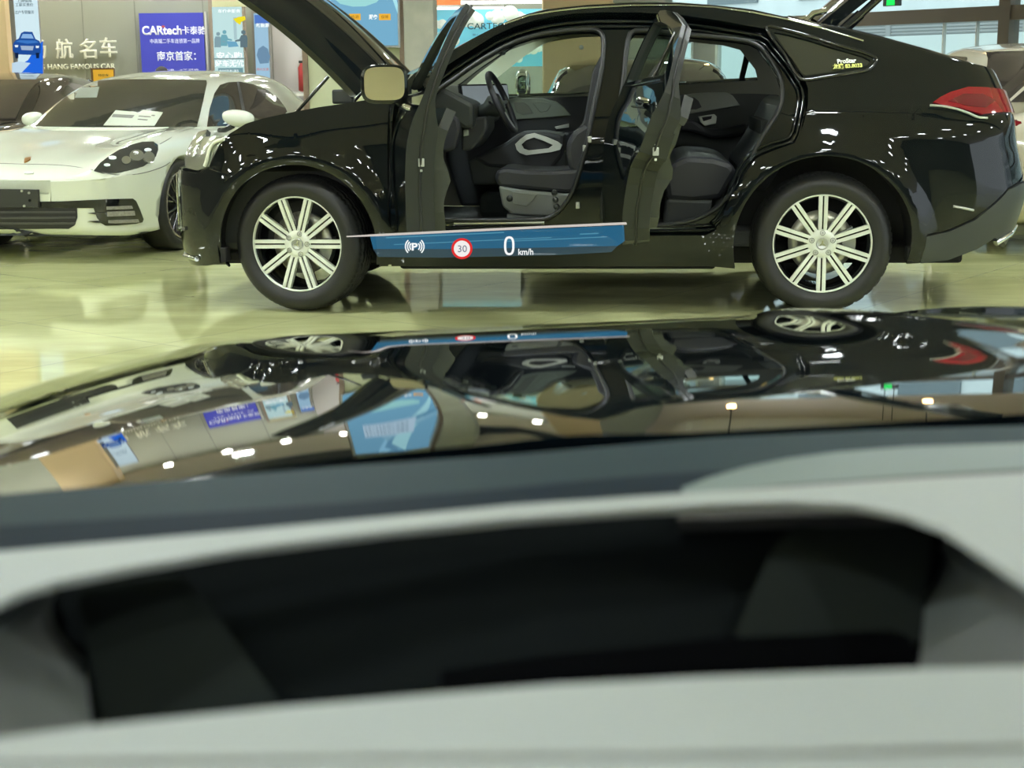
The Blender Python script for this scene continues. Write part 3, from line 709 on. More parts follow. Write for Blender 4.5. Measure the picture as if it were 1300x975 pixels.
# ---- dashboard, screen, steering wheel, console
dash = slab('dashboard', [(545, 112), (562, 108), (585, 120), (606, 131), (606, 160), (596, 165), (575, 150), (556, 168), (545, 168)], .22, 1.78, PLASTIC, yl=.40, bev=.03)
slab('dash_end', [(556, 140), (568, 142), (582, 150), (585, 165), (578, 190), (565, 195), (556, 190)], .20, .30, LEATHER, dash, bev=.02)
slab('light_switch', [(588, 165), (595, 164), (595, 172), (588, 173)], .30, .36, SATIN, dash, bev=.004)
slab('knee_panel', [(585, 150), (617, 148), (618, 165), (609, 180), (600, 190), (586, 192)], .33, .80, TRIMDARK, dash, bev=.015)
b = B(); q = lp(590, 124, .45)
sm = Matrix.Translation(q+Vector((-.0, .05, 0))) @ Matrix.Rotation(R(-24), 4, 'Z') @ Matrix.Rotation(R(-8), 4, 'Y')
bm = bmesh.new(); bmesh.ops.create_cube(bm, size=1)
for v in bm.verts: v.co = Vector((v.co.x*.022, v.co.y*.56+.22, v.co.z*.150))
bmesh.ops.bevel(bm, geom=list(bm.edges), offset=.006, segments=2, affect='EDGES'); b.bm(bm, M=sm); scr = b.obj('screen', GLOSSBLK, dash)
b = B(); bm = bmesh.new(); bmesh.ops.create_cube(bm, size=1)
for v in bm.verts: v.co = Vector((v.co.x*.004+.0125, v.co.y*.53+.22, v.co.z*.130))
b.bm(bm, M=sm); b.obj('display', mat('display_sheen_glass', (.10, .11, .12), .06, coat=1, metal=.3, emit=(.62, .72, .76), estr=.30), scr)  # glow added to the display in place of its bright room reflection
# steering wheel
q = lp(637, 130, .46)
swM = Matrix.Translation(q) @ Matrix.Rotation(R(-4), 4, 'Z') @ Matrix.Rotation(R(-24), 4, 'Y')      # local X = axis
b = B(); b.tube([swM @ Vector((0, .178*math.cos(a), .178*math.sin(a))) for a in [2*math.pi*k/40 for k in range(40)]], .0175, 10, closed=True)
sw = b.obj('steering_wheel', LEATHER, suv)
b = B(); b.lathe([(0, .0), (.055, .0), (.07, -.02), (.065, -.06), (.04, -.10), (.035, -.30)], 28, axis='X', M=swM); b.obj('airbag_cover', PLASTIC, sw)
for a in (0, 180, 262, 278):
    b = B(); d = Vector((0, math.cos(R(a)), math.sin(R(a)))); b.tube([swM @ (d*.05+Vector((-.02, 0, 0))), swM @ (d*.172)], [.016, .010], 8); b.obj('wheel_spoke', SATIN, sw)
b = B(); b.tube([swM @ Vector((-.05, -.05, .01)), swM @ Vector((-.045, -.14, .03))], .007, 8); b.obj('stalk', PLASTIC, sw)
# console with the silver framed opening
con = slab('console', [(600, 200), (640, 182), (660, 168), (690, 167), (715, 172), (716, 196), (700, 215), (620, 212)], .80, 1.16, TRIMDARK, yl=.80, bev=.02)
slab('console_lower', [(594, 205), (640, 192), (720, 192), (716, 235), (600, 235)], .82, 1.14, mat('console_grey', (.034, .040, .038), .6), con, yl=.80, bev=.01)
ring_o = [(654, 183), (660, 177), (668, 171), (678, 169), (694, 174), (708, 180), (713.5, 184), (711, 190), (700, 193), (668, 197), (660, 194), (656, 190)]
ring_i = [(662, 183.5), (668, 178), (678, 174.5), (691, 179), (702, 184), (696, 188.5), (671, 191), (665, 189)]
V, F, E_ = fill2d(lxz(.78, *ring_o), [lxz(.78, *ring_i)], .03); b = B()
shell(b, V, F, E_, lambda x, z: Vector((x, .775, z)), lambda x, z: Vector((x, .81, z))); b.obj('console_frame', mat('console_silver', (.72, .74, .70), .4, metal=.3), con)
# ---- seats
def seat(y0, y1, near=True):
    cu = slab('seat_cushion', [(630, 216), (640, 213), (665, 216), (700, 217), (740, 214), (742, 240), (720, 246), (700, 244), (660, 240), (634, 238), (627, 228)], y0, y1, LEATHER, yl=.27, bev=.035)
    slab('seat_back', [(722, 217), (718, 196), (719, 180), (728, 166), (740, 158), (752, 90), (768, 60), (782, 62), (786, 90), (776, 150), (762, 225), (740, 232)], y0+.01, y1-.01, LEATHER, cu, yl=.27, bev=.045)
    slab('head_rest', [(772, 26), (790, 25), (797, 35), (794, 56), (778, 58), (769, 48)], y0+.11, y1-.11, LEATHER, cu, yl=.27, bev=.03)
    sh = slab('seat_shield', [(633, 236), (660, 241), (700, 245), (724, 246), (716, 262), (704, 275), (668, 274), (650, 272), (638, 262)], y0-.03, y1+.03, mat('seat_shield', (.135, .145, .135), .5), cu, yl=.25, bev=.012)
    slab('seat_rail', [(643, 272), (703, 276), (703, 282), (643, 280)], y0+.02, y1-.02, SATIN, cu, yl=.27, bev=.004)
    slab('shield_inset', [(650, 243), (682, 247), (677, 254), (668, 262), (652, 259)], y0-.036, y0+.0, mat('seat_shield', (.15, .16, .15), .5), cu, yl=.24, bev=.003)
    b = B(); q = lp(647, 252, y0-.03); b.lathe([(0, -.012), (.016, -.012), (.019, 0), (.019, .01)], 18, M=Matrix.Translation(q)); b.obj('lumbar_knob', PLASTIC, cu)
    return cu
seat(.27, .76); seat(1.22, 1.71)
rs = slab('rear_bench', [(853, 205), (872, 197), (905, 199), (925, 205), (935, 215), (915, 250), (880, 255), (846, 252), (843, 225)], .30, 1.72, LEATHER, yl=.42, bev=.04)
slab('bench_back', [(945, 236), (938, 214), (952, 195), (968, 170), (990, 126), (1010, 122), (1015, 144), (995, 204), (970, 244)], .32, 1.70, LEATHER, rs, yl=.42, bev=.04)
slab('bench_base', [(846, 250), (905, 252), (895, 285), (842, 287)], .30, 1.72, CARPET, rs, yl=.42, bev=.02)
for x0, x1 in ((.60, 1.15), (1.5, 1.95)):
    b = B(); b.box((x0, .24, .455), (x1, .78, .475), bev=.008); b.obj('floor_mat', mat('floor_mat', (.055, .058, .052), .95, bump=(300, .5)), suv)
# interior mirror and its stalk
b = B(); q = lp(638, 62, .99); b.box((q.x-.02, .87, q.z-.035), (q.x+.01, 1.11, q.z+.035), bev=.012); b.box((q.x-.10, .95, q.z+.0), (q.x-.02, 1.03, q.z+.06), bev=.01); b.obj('rear_view_mirror', PLASTIC, suv)

# ---- near doors, swung open on their hinges
SPLIT = [(775, 15.5), (783, 45), (783, 80), (779, 120), (772, 170), (766, 220), (763, 260), (762, 300)]
iF = 13      # index of (765,15.5) in HOLE
doorF = [P(503, 289)]+HOLE[1:iF]+PP(*SPLIT[:-2], (763.5, 255), (763, 289), (700, 290), (600, 290))
doorR = PP(*[(a+3, b_) for a, b_ in SPLIT[::-1]])+HOLE[iF+1:-2]
def door(name, poly, belt, win, hinge_px, ang, label_trim, trim_poly, trim_d):
    h = P(*hinge_px); hp = S(h[0], h[1], -1, 0)+Vector((0, .03, 0)); hinge = Vector((hp.x, hp.y, 0))
    T = Matrix.Translation(-hinge)
    poly = offset_poly(poly, .005)
    V, F, E_ = fill2d(poly, [win], .055)
    def dep(s, z):           # door thickness: thin frame above the belt, deep body below
        zb = lerp_table(belt, s); return .055+.085*sstep(zb+.02, zb-.16, z)
    d = shell_fair(name, [PAINT, SHUT, SHUT], V, F, E_, lambda s, z: T @ S(s, z, -1, .0), lambda s, z: T @ S(s, z, -1, -dep(s, z)), lambda s, z: SN(s, z, -1), suv)
    d.location = hinge; d.rotation_euler = (0, 0, -R(ang))
    V, F, E_ = fill2d(offset_poly(win, -.008), (), .1); b = B()
    shell(b, V, F, E_, lambda s, z: T @ S(s, z, -1, -.024), lambda s, z: T @ S(s, z, -1, -.029)); b.obj('window_glass', GLASS_CLEAR, d)
    # bright window line and seal around the outer edge
    b = B(); b.tube([T @ S(a, z+.006, -1, .004) for a, z in [(s, lerp_table(belt, s)) for s in [x/20*(win_max(win)-win_min(win))+win_min(win) for x in range(21)]]], .007, 6); b.obj('belt_moulding', GLOSSBLK, d)
    b = B(); o_ = offset_poly(poly, .03)
    b.tube([T @ S(a, z, -1, -.5*dep(a, z)-.0) for a, z in offset_poly(poly, -.004)], .007, 6, closed=True); b.obj('door_edge_seal', SEAL, d)
    V, F, E_ = fill2d(trim_poly, (), .06); b = B()
    shell(b, V, F, E_, lambda s, z: T @ S(s, z, -1, -.135), lambda s, z: T @ S(s, z, -1, -.135-trim_d(s, z))); b.obj('inner_trim', mat('door_card', (.040, .045, .043), .5), d)
    return d, T
def win_min(w): return min(p[0] for p in w)
def win_max(w): return max(p[0] for p in w)
beltF = sorted([P(500, 124), P(600, 121), P(700, 117), P(780, 113)]); beltR = sorted([P(770, 113), P(860, 109), P(940, 104), P(1020, 99)])
winF = PP((560, 112), (585, 92), (612, 73), (640, 54), (660, 45), (690, 35), (720, 31), (760, 29.5), (768, 32), (768, 60), (765, 106), (700, 110), (620, 113))
winR = PP((797, 31), (840, 31.5), (880, 35), (925, 41), (955, 46), (968, 56), (985, 78), (994, 92), (985, 94.5), (920, 97), (860, 101), (800, 105), (796, 100), (796, 60))
tF = PP((515, 280), (515, 140), (560, 124), (650, 121), (755, 118), (757, 140), (748, 200), (738, 250), (725, 280))
tR = PP((785, 280), (795, 200), (800, 118), (880, 112), (990, 104), (1005, 125), (990, 165), (955, 188), (935, 215), (915, 262), (895, 280))
def tdF(s, z): return .05+.045*math.exp(-((z-.82)/.08)**2)+.02*math.exp(-((z-.55)/.14)**2)
def tdR(s, z): return .05+.05*math.exp(-((z-.83)/.07)**2)
dF, TF = door('front_door', doorF, beltF, winF, (502, 200), 77, '', tF, tdF)
dR, TR = door('rear_door', doorR, beltR, winR, (772, 200), 78, '', tR, tdR)
def on_door(T, s, z, off): return T @ S(s, z, -1, off)
# latches on the trailing faces
for d, T, px in ((dF, TF, (769, 190)), (dR, TR, (1013, 175))):
    s, z = P(*px); b = B(); q = on_door(T, s, z, -.075)
    b.box((q.x-.004, q.y-.014, q.z-.020), (q.x+.006, q.y+.016, q.z+.020), bev=.003)
    b.box((q.x-.004, q.y-.006, q.z-.045), (q.x+.007, q.y+.006, q.z-.033), bev=.002); b.box((q.x-.004, q.y-.006, q.z+.030), (q.x+.007, q.y+.006, q.z+.042), bev=.002)
    b.obj('door_latch', SATIN, d)
# outer handles
for d, T, a0 in ((dF, TF, P(712, 136)), (dR, TR, P(968, 128))):
    b = B(); pts = [on_door(T, a0[0]+.20*t-.10, a0[1]+.012*t, .012+.030*math.sin(math.pi*t)) for t in [k/8 for k in range(9)]]
    b.tube(pts, [.010, .014, .016, .017, .017, .017, .016, .014, .010], 10); b.obj('outer_handle', CHROME, d)
    b = B(); b.tube([on_door(T, a0[0]-.55+1.1*t-.15, a0[1]-.015, .004) for t in (0.35, .5, .65)], .004, 6); b.obj('handle_crease', PAINT, d)
# rear door fixed quarter light bar
b = B(); b.tube([on_door(TR, *P(949, 45), -.01), on_door(TR, *P(937, 97), -.01)], .014, 8); b.obj('window_bar', GLOSSBLK, dR)
# door mirror on the front door: housing, glass facing the driver
q = lp(488, 107, -.75)
mw = SUV_M @ q
b = B(); bm = bmesh.new(); bmesh.ops.create_uvsphere(bm, u_segments=32, v_segments=16, radius=1)
mo = [(497, 0)]
def mir(v):
    x, y, z = v.co; r = lambda t: math.copysign(abs(t)**.55, t)
    return Vector((r(x)*.118, y*.085 if y > 0 else y*.02, r(z)*.098))
for v in bm.verts: v.co = mir(v)
MM = Matrix.Translation(mw) @ Matrix.Rotation(R(4), 4, 'Z')
b.bm(bm, smooth=True, M=MM)
mh = b.obj('door_mirror', PAINT); to_local(mh, dF)
b = B(); pl = [(math.copysign(abs(math.cos(a))**.5, math.cos(a))*.100, math.copysign(abs(math.sin(a))**.5, math.sin(a))*.082) for a in [2*math.pi*k/40 for k in range(40)]]
b.prism(pl, -.030, -.020, M=MM @ Matrix.Rotation(R(-6), 4, 'X')); mg = b.obj('mirror_glass', mat('mirror', (.92, .94, .93), .0, metal=1.0)); to_local(mg, dF)
b = B(); b.tube([MM @ Vector((.06, .03, -.07)), MM @ Vector((.12, .10, -.12)), MM @ Vector((.17, .32, -.13))], [.03, .025, .02], 10); ma = b.obj('mirror_arm', GLOSSBLK); to_local(ma, dF)
# far door mirror
b = B(); q = lp(662, 106, 2.08); bm = bmesh.new(); bmesh.ops.create_uvsphere(bm, u_segments=24, v_segments=14, radius=1)
for v in bm.verts:
    r = lambda t: math.copysign(abs(t)**.6, t); v.co = Vector((r(v.co.x)*.05+.01, r(v.co.y)*.12, r(v.co.z)*.095))
b.bm(bm, smooth=True, M=Matrix.Translation(q)); b.obj('door_mirror', mat('far_mirror', (.75, .77, .75), .05, metal=1.0), suv)

# ---- bonnet, open
HB = lp(456, 118, .20)
hp0 = Vector((HB.x, 0, HB.z)); ANG = R(41.5)
def hood_pt(u, t, dz=0):     # u across -1..1, t 0 hinge .. 1 nose
    y = MID+u*(.80-.06*t-.10*max(0, t-.75)); c = 1-u*u
    L = 1.13*t*(1-.04*u*u); up = .190*c**.8+.045*math.exp(-((abs(u)-.60)/.09)**2)*(1-.4*t)+.03*math.sin(math.pi*t)-.02+dz-.05*t*t
    x = -L*math.cos(ANG)+up*math.sin(ANG); z = L*math.sin(ANG)+up*math.cos(ANG)
    return Vector((hp0.x+x, y, hp0.z+z))
b = B(); rows = [[hood_pt(-1+2*j/48, i/24) for j in range(49)] for i in range(25)]; b.grid(rows)
b.grid([[hood_pt((-1+2*j/48)*.985, .01+.98*i/24, -.045) for j in range(49)] for i in range(25)])
rim = [r[0] for r in rows]+rows[-1][1:]+[r[-1] for r in rows[::-1]][1:]
rim2 = [hood_pt(-.985, .01+.98*i/24, -.045) for i in range(25)]+[hood_pt((-1+2*j/48)*.985, .99, -.045) for j in range(1, 49)]+[hood_pt(.985, .01+.98*i/24, -.045) for i in range(24, -1, -1)][1:]
b.grid([rim, rim2], smooth=False)
bon = b.obj('bonnet', [PAINT], suv)
for y in (.22, 1.76):
    b = B(); b.tube([Vector((lp(369, 143, .2).x, y, lp(369, 143, .2).z-.03)), Vector((lp(416, 97, .2).x, y, lp(416, 97, .2).z))], .010, 8); b.obj('bonnet_strut', GLOSSBLK, bon)
for y in (.24, 1.74):
    b = B(); b.box((HB.x-.16, y-.03, HB.z-.06), (HB.x-.04, y+.03, HB.z+.02), bev=.01); b.obj('bonnet_hinge', PLASTIC, bon)
b = B(); b.box((.36, .2, .98), (.62, 1.78, 1.06), bev=.02); b.obj('cowl', PLASTIC, suv)
for y0, y1 in ((.35, 1.0), (.95, 1.55)):
    b = B(); b.tube([(.55, y0, 1.10), (.62, (y0+y1)/2, 1.115), (.60, y1, 1.12)], .010, 6); b.obj('wiper', GLOSSBLK, suv)

# ---- wheels
def make_wheel(parent, twist=0.0):
    w = empty('wheel', parent=parent)
    prof = [(.265, .060), (.268, .022), (.282, .010), (.310, -.004), (.335, -.003), (.356, .008), (.372, .026), (.3815, .045), (.3815, .062), (.386, .065), (.388, .095), (.380, .098), (.380, .106), (.389, .109), (.390, .135), (.382, .138), (.382, .146), (.390, .149), (.389, .175), (.380, .178), (.380, .186), (.388, .189), (.386, .22), (.3815, .223), (.3815, .245), (.36, .275), (.32, .285), (.27, .26)]
    def rf(r, h, k, j):
        if (.035 < h < .063 or .221 < h < .25) and r > .37: return r-(.007 if k % 3 == 0 else 0)
        if r > .3855 and k % 6 == (0 if h < .14 else 3): return r-.006
        return r
    b = B(); b.lathe(prof, 216, rfun=rf); b.obj('tyre', RUBBER, w)
    b = B(); b.lathe([(.272, .018), (.272, .030), (.258, .040), (.250, .060), (.243, .10), (.236, .24), (.255, .262)], 96); ri = b.obj('rim', GLOSSBLK, w)
    b = B(); b.lathe([(.2725, .020), (.270, .0155), (.2655, .0155), (.2625, .022), (.262, .034)], 96); b.obj('rim_lip', MACHINED, w)
    for k in range(10):
        M = Matrix.Rotation(2*math.pi*k/10+twist, 4, 'Y'); b = B()
        for sg in (-1, 1):     # two machined ribs with a dark groove between
            a0, a1 = (.0048, .0245) if sg > 0 else (-.0245, -.0048)
            f0 = [(.066, .027), (.15, .022), (.225, .0205), (.2655, .0205)]
            vs = []; fs = []
            for r, y in f0:
                e = .0 if r > .1 else .002
                for (t, yy) in ((a0+e*(sg < 0), y), (a1-e*(sg > 0), y), (a1, y+.030), (a0, y+.030)): vs.append(M @ Vector((t, yy, r)))
            for i in range(3):
                for j in range(4): fs.append((i*4+j, i*4+(j+1) % 4, i*4+4+(j+1) % 4, i*4+4+j))
            fs += [(0, 1, 2, 3), (15, 14, 13, 12)]; b.add(vs, fs, 0)
        vs = [M @ Vector((t, y, r)) for r, y in ((.06, .036), (.262, .032)) for t in (-.024, .024)]+[M @ Vector((t, y+.03, r)) for r, y in ((.06, .036), (.262, .032)) for t in (-.024, .024)]
        b.add(vs, [(0, 1, 3, 2), (4, 5, 7, 6), (0, 1, 5, 4), (2, 3, 7, 6), (0, 2, 6, 4), (1, 3, 7, 5)], 1)
        b.obj('spoke', [MACHINED, GLOSSBLK], w)
    b = B(); b.lathe([(0, .026), (.036, .026), (.040, .0235), (.074, .0255), (.080, .031), (.080, .06)], 60); b.obj('hub', MACHINED, w)
    for k in range(5):
        a = 2*math.pi*k/5+twist+math.pi/2; M = Matrix.Translation((.060*math.cos(a), 0, .060*math.sin(a)))
        b = B(); b.lathe([(.0145, .0225), (.0125, .0215), (.0115, .030), (0, .030)], 16, M=M, mi=0); b.lathe([(.0085, .0235), (.008, .0215), (0, .0215)], 6, M=M, mi=1, smooth=False); b.obj('lug_bolt', [PLASTIC, SATIN], w)
    b = B(); b.lathe([(.033, .024), (.033, .020), (.029, .018), (.027, .020), (0, .0205)], 36, mi=0)
    for k in range(3):          # three-pointed star
        a = math.pi/2+2*math.pi*k/3; c, s_ = math.cos(a), math.sin(a); n = (-s_, c)
        pl = [(.026*c, .026*s_), (.006*n[0]+.002*c, .006*n[1]+.002*s_), (-.003*c, -.003*s_), (-.006*n[0]+.002*c, -.006*n[1]+.002*s_)]
        b.prism(pl, .0165, .0205, mi=1)
    b.obj('hub_emblem', [SATIN, CHROME], w)
    b = B(); b.lathe([(.09, .105), (.178, .105), (.178, .13), (.09, .13)], 72, close=True); b.lathe([(0, .095), (.088, .095), (.09, .115)], 40); b.obj('brake_disc', mat('brake_steel', (.60, .60, .50), .35, metal=.8), w)
    b = B(); pr = arc(0, 0, .19, -28, 28, 10)+arc(0, 0, .115, 28, -28, 10); b.prism(pr, .085, .15); b.obj('brake_caliper', mat('caliper', (.42, .44, .38), .4, metal=.5), w)
    return w
w_r = make_wheel(suv, 0.0); w_r.location = (WB, .012, .390)
w_f = copy_tree(w_r, suv); w_f.location = (-.012, .020, .390); w_f.rotation_euler = (0, R(17), R(-10))
for x, st in ((0, R(-10)), (WB, 0)):
    c = copy_tree(w_r, suv); c.location = (x, 2*MID-.012, .390); c.rotation_euler = (0, 0, math.pi+st)
# window film sticker on the quarter glass
b = B()
def sticker(txt, px, py, size, m, nm):
    s, z = P(px, py); o = S(s, z, -1, .002); ex = (S(s+.02, z+.0, -1, .002)-o).normalized(); n = (S(s, z, -1, .02)-o).normalized(); ey = n.cross(ex); 
    if ey.z < 0: ey = -ey
    n = ex.cross(ey); M = Matrix(((ex.x, ey.x, n.x, o.x), (ex.y, ey.y, n.y, o.y), (ex.z, ey.z, n.z, o.z), (0, 0, 0, 1))) @ Matrix.Rotation(R(3), 4, 'Z')
    return text_mesh(txt, size, M, nm, m, suv, extrude=.0015, bold=.001)
sticker('ProStar', 1074.5, 77.8, .034, mat('sticker_white', (.8, .82, .78), .5), 'film_sticker')
sticker('龙膜 83.8033', 1076, 84.3, .030, mat('sticker_yellow', (.65, .66, .18), .5), 'film_sticker')
# ================================================================= ceiling lights
LP = emis('light_panel', (.94, 1.0, 1.0), PANEL_L)
FRAME_W = mat('white_frame', (.7, .7, .68), .5)
for i, x in enumerate((-13.0, -10.0, -7.0, -4.0, -1.0, 2.0, 5.0, 8.0)):
    for j, y in enumerate((-8.5, -5.2, -1.9, 1.4, 4.7, 8.0, 11.3, 14.6, 17.9)):
        if (Vector((x, y, 0))-GA).dot(nrm) > -.5: continue
        t = empty('ceiling_light', (x, y, CEIL_Z))
        b = B(); b.box((-.18, -.18, -.03), (.18, -.15, 0)); b.box((-.18, .15, -.03), (.18, .18, 0)); b.box((-.18, -.15, -.03), (-.15, .15, 0)); b.box((.15, -.15, -.03), (.18, .15, 0)); b.obj('frame', FRAME_W, t)
        b = B(); b.box((-.15, -.15, -.022), (.15, .15, -.002)); b.obj('diffuser', LP, t)
        tag(t, 'square white ceiling light panel in a thin white frame', 'light', 'ceiling light panels')
# two warm pendant lamps near the glazed wall, mirrored in the bonnet
for k, (x, y) in enumerate(((2.3, 16.0), (4.0, 14.5))):
    t = empty('pendant_lamp', (x, y, CEIL_Z)); tag(t, ('warm pendant lamp hanging near the glazed wall, the one farther from the window post', 'warm pendant lamp hanging near the glazed wall, the one nearer the window post')[k], 'lamp', 'warm pendant lamps')
    b = B(); b.tube([(0, 0, 0), (0, 0, -.70)], .008, 8); b.obj('cable', PLASTIC, t)
    b = B(); b.lathe([(0, -.68), (.03, -.69), (.06, -.76), (.065, -.80), (.06, -.80), (.03, -.72), (0, -.71)], 24, axis='Z'); b.obj('lamp_shade', PLASTIC, t)
    b = B(); bm = bmesh.new(); bmesh.ops.create_uvsphere(bm, u_segments=18, v_segments=12, radius=.055); b.bm(bm, smooth=True, M=Matrix.Translation((0, 0, -.82))); b.obj('bulb', emis('warm_bulb', (1, .60, .22), 45), t)
for k in range(13):
    x = -11.2+.95*k; t = empty('downlight', (x, 19.35, CEIL_Z)); tag(t, 'small round recessed downlight washing the grey wall', 'light', 'downlights along the back wall')
    b = B(); b.lathe([(.085, -.012), (.11, -.012), (.115, 0)], 24, axis='Z'); b.obj('bezel', FRAME_W, t)
    b = B(); b.lathe([(0, -.008), (.085, -.008)], 24, axis='Z'); b.obj('lens', emis('downlight_lens', (1, .98, .90), 190), t)
# ================================================================= signs, light boxes and other things along the walls
FACE = Matrix.Rotation(R(90), 4, 'X')
def rect_at(px0, py0, px1, py1, Y):
    a = at_y(px0, py0, Y); c = at_y(px1, py1, Y); return min(a.x, c.x), max(a.x, c.x), min(a.z, c.z), max(a.z, c.z)
def plate(name, px0, py0, px1, py1, Y, d, m, parent=None, front=0.0):
    x0, x1, z0, z1 = rect_at(px0, py0, px1, py1, Y); b = B(); b.box((x0, Y-d-front, z0), (x1, Y-front, z1)); o = b.obj(name, m)
    if parent: to_local(o, parent)
    return o
def polyplate(name, pts, Y, d, m, parent=None, front=0.0):
    pl = [(at_y(a, c, Y).x, at_y(a, c, Y).z) for a, c in pts]; b = B(); b.prism(pl, Y-d-front, Y-front); o = b.obj(name, m)
    if parent: to_local(o, parent)
    return o
def txt(body, px, py, w, h, Y, m, name, parent=None, bold=0.0, ext=.004):
    # lettering centred at a place, scaled to a width and height given in photograph pixels
    size = 1.0; t = text_mesh(body, size, Matrix.Identity(4), name, m, None, extrude=0.0, bold=bold)
    xs = [v.co.x for v in t.data.vertices]; ys = [v.co.y for v in t.data.vertices]
    W, Hh = max(xs)-min(xs), max(ys)-min(ys); k = Y/FPX
    t.data.transform(Matrix.Translation((-(max(xs)+min(xs))/2, -(max(ys)+min(ys))/2, 0)))
    t.data.transform(Matrix.Diagonal((w*k/W, h*k/Hh, 1, 1)))
    bm = bmesh.new(); bm.from_mesh(t.data); r_ = bmesh.ops.extrude_face_region(bm, geom=list(bm.faces))
    bmesh.ops.translate(bm, verts=[v for v in r_['geom'] if isinstance(v, bmesh.types.BMVert)], vec=(0, 0, ext)); bmesh.ops.recalc_face_normals(bm, faces=bm.faces); bm.to_mesh(t.data); bm.free()
    t.data.transform(Matrix.Translation(at_y(px, py, Y)) @ FACE)
    if parent: to_local(t, parent)
    return t
def anchor(name, px, Y, label, cat, group=None, z=0.0):
    o = empty(name, (at_y(px, 100, Y).x, Y, z)); tag(o, label, cat, group); return o
CREAM = mat('cream_letter', (.90, .90, .78), .45)
# raised wall lettering
wl = anchor('wall_lettering', 100, 19.97, 'raised cream lettering on the grey wall, partly hidden by the tall poster', 'sign', z=1.5)
for ch, px in (('扬', 48), ('航', 82), ('名', 112), ('车', 138)):
    txt(ch, px, 62 if ch != '车' else 60, 21, 24, 19.93, CREAM, 'letter', wl, bold=.012, ext=.03)
txt('YANG HANG FAMOUS CAR', 89, 84.5, 112, 6.4, 19.94, CREAM, 'lettering_line', wl, bold=.01, ext=.015)
# deep blue banner
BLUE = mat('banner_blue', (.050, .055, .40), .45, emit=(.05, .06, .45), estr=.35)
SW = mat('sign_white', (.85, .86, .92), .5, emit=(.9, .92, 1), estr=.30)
bn = anchor('blue_banner', 221, 19.9, 'deep blue banner with white lettering on the grey wall behind the white car', 'banner')
plate('board', 177, 17, 264, 133, 19.9, .04, BLUE, bn)
b_ = [plate('board_edge', 262.5, 15, 266, 133, 19.9, .06, mat('edge_white', (.6, .6, .6), .5), bn)]
txt('CARtech', 205.5, 38.5, 49, 11, 19.86, SW, 'lettering', bn, bold=.03)
txt('卡泰驰', 246, 38.5, 29, 10, 19.86, SW, 'lettering', bn, bold=.012)
plate('logo_dot', 205.5, 32.5, 209, 35, 19.86, .006, mat('logo_red', (.7, .12, .10), .5), bn)
txt('中高端二手车连锁第一品牌', 222, 52, 61, 5.6, 19.86, SW, 'lettering', bn)
txt('南京首家：', 224, 71, 48, 11.5, 19.86, SW, 'lettering', bn, bold=.012)
txt('3天可退，7天可换', 225, 90, 54, 5, 19.86, SW, 'lettering', bn)
# tall poster light box with a blue car
def glowm(name, c, s=1.0): return emis(name, c, s)
t1 = anchor('poster_light_box', 35, 18.2, 'tall backlit poster of a blue car on white, beside the tan column', 'light box')
plate('case', 10, -60, 56.5, 99, 18.2, .10, mat('case_grey', (.30, .28, .26), .5), t1)
plate('sheet', 13, -58, 54.5, 97, 18.1, .01, glowm('poster_white', (.72, .90, .97), .95), t1)
for y, w in ((1, 34), (6, 22), (15.5, 24)):
    txt('工薪实惠价' if y == 6 else '上牌保障' if y < 5 else '过户专营服务', 31, y, w if w < 30 else 18, 4.2, 18.085, mat('poster_ink', (.03, .12, .20), .6), 'lettering', t1)
polyplate('blue_ground', [(16, 97), (54.5, 97), (54.5, 52), (46, 60), (36, 76), (24, 84)], 18.085, .006, glowm('poster_blue', (.02, .16, .85), .9), t1)
polyplate('pale_road', [(15.5, 96), (24, 96), (39, 80), (24, 78), (15.5, 80)], 18.08, .006, glowm('poster_pale', (.62, .80, .95), .9), t1)
polyplate('car_picture', [(17, 55), (20, 51), (24, 49), (27, 42), (31, 40), (41, 40.5), (45, 49.5), (50, 52), (52, 57), (51.5, 67), (48, 70), (20, 69), (16.5, 64)], 18.075, .006, glowm('poster_navy', (.02, .10, .42), .8), t1)
polyplate('car_window', [(26.5, 48.5), (29, 43), (40, 43.3), (43, 49)], 18.068, .004, glowm('poster_sky', (.30, .52, .88), .9), t1)
polyplate('car_grille', [(26, 58), (43, 58.5), (41.5, 64), (27.5, 63.5)], 18.068, .004, glowm('poster_mist', (.45, .58, .80), .8), t1)
polyplate('car_hood', [(20, 53), (25, 51), (45, 51.5), (49.5, 54), (35, 55.5)], 18.068, .004, glowm('poster_deep', (.06, .24, .72), .8), t1)
for x0 in (19, 45.5): polyplate('car_tyre', [(x0, 67), (x0+4.5, 67), (x0+4.2, 74), (x0+.6, 74)], 18.07, .005, glowm('poster_ink_glow', (.01, .03, .10), .6), t1)
for px, py in ((21, 58.5), (47.5, 59.5)):
    polyplate('car_lamp', [(px-2.2, py-1.3), (px+2.2, py-1.3), (px+1.6, py+1.5), (px-1.6, py+1.5)], 18.066, .004, glowm('poster_lamp', (.8, .92, 1), 1.0), t1)
polyplate('sloped_base', [(24, 106), (55, 105), (58, 109), (56, 114), (32, 116)], 18.05, .10, glowm('base_glow', (.62, .78, .95), .9), t1)
plate('post', 20, 98, 52, 106, 18.15, .05, mat('post_tan', (.42, .36, .28), .6), t1)
plate('foot', 22, 112, 54, 186, 18.15, .10, mat('case_grey', (.3, .28, .26), .5), t1)
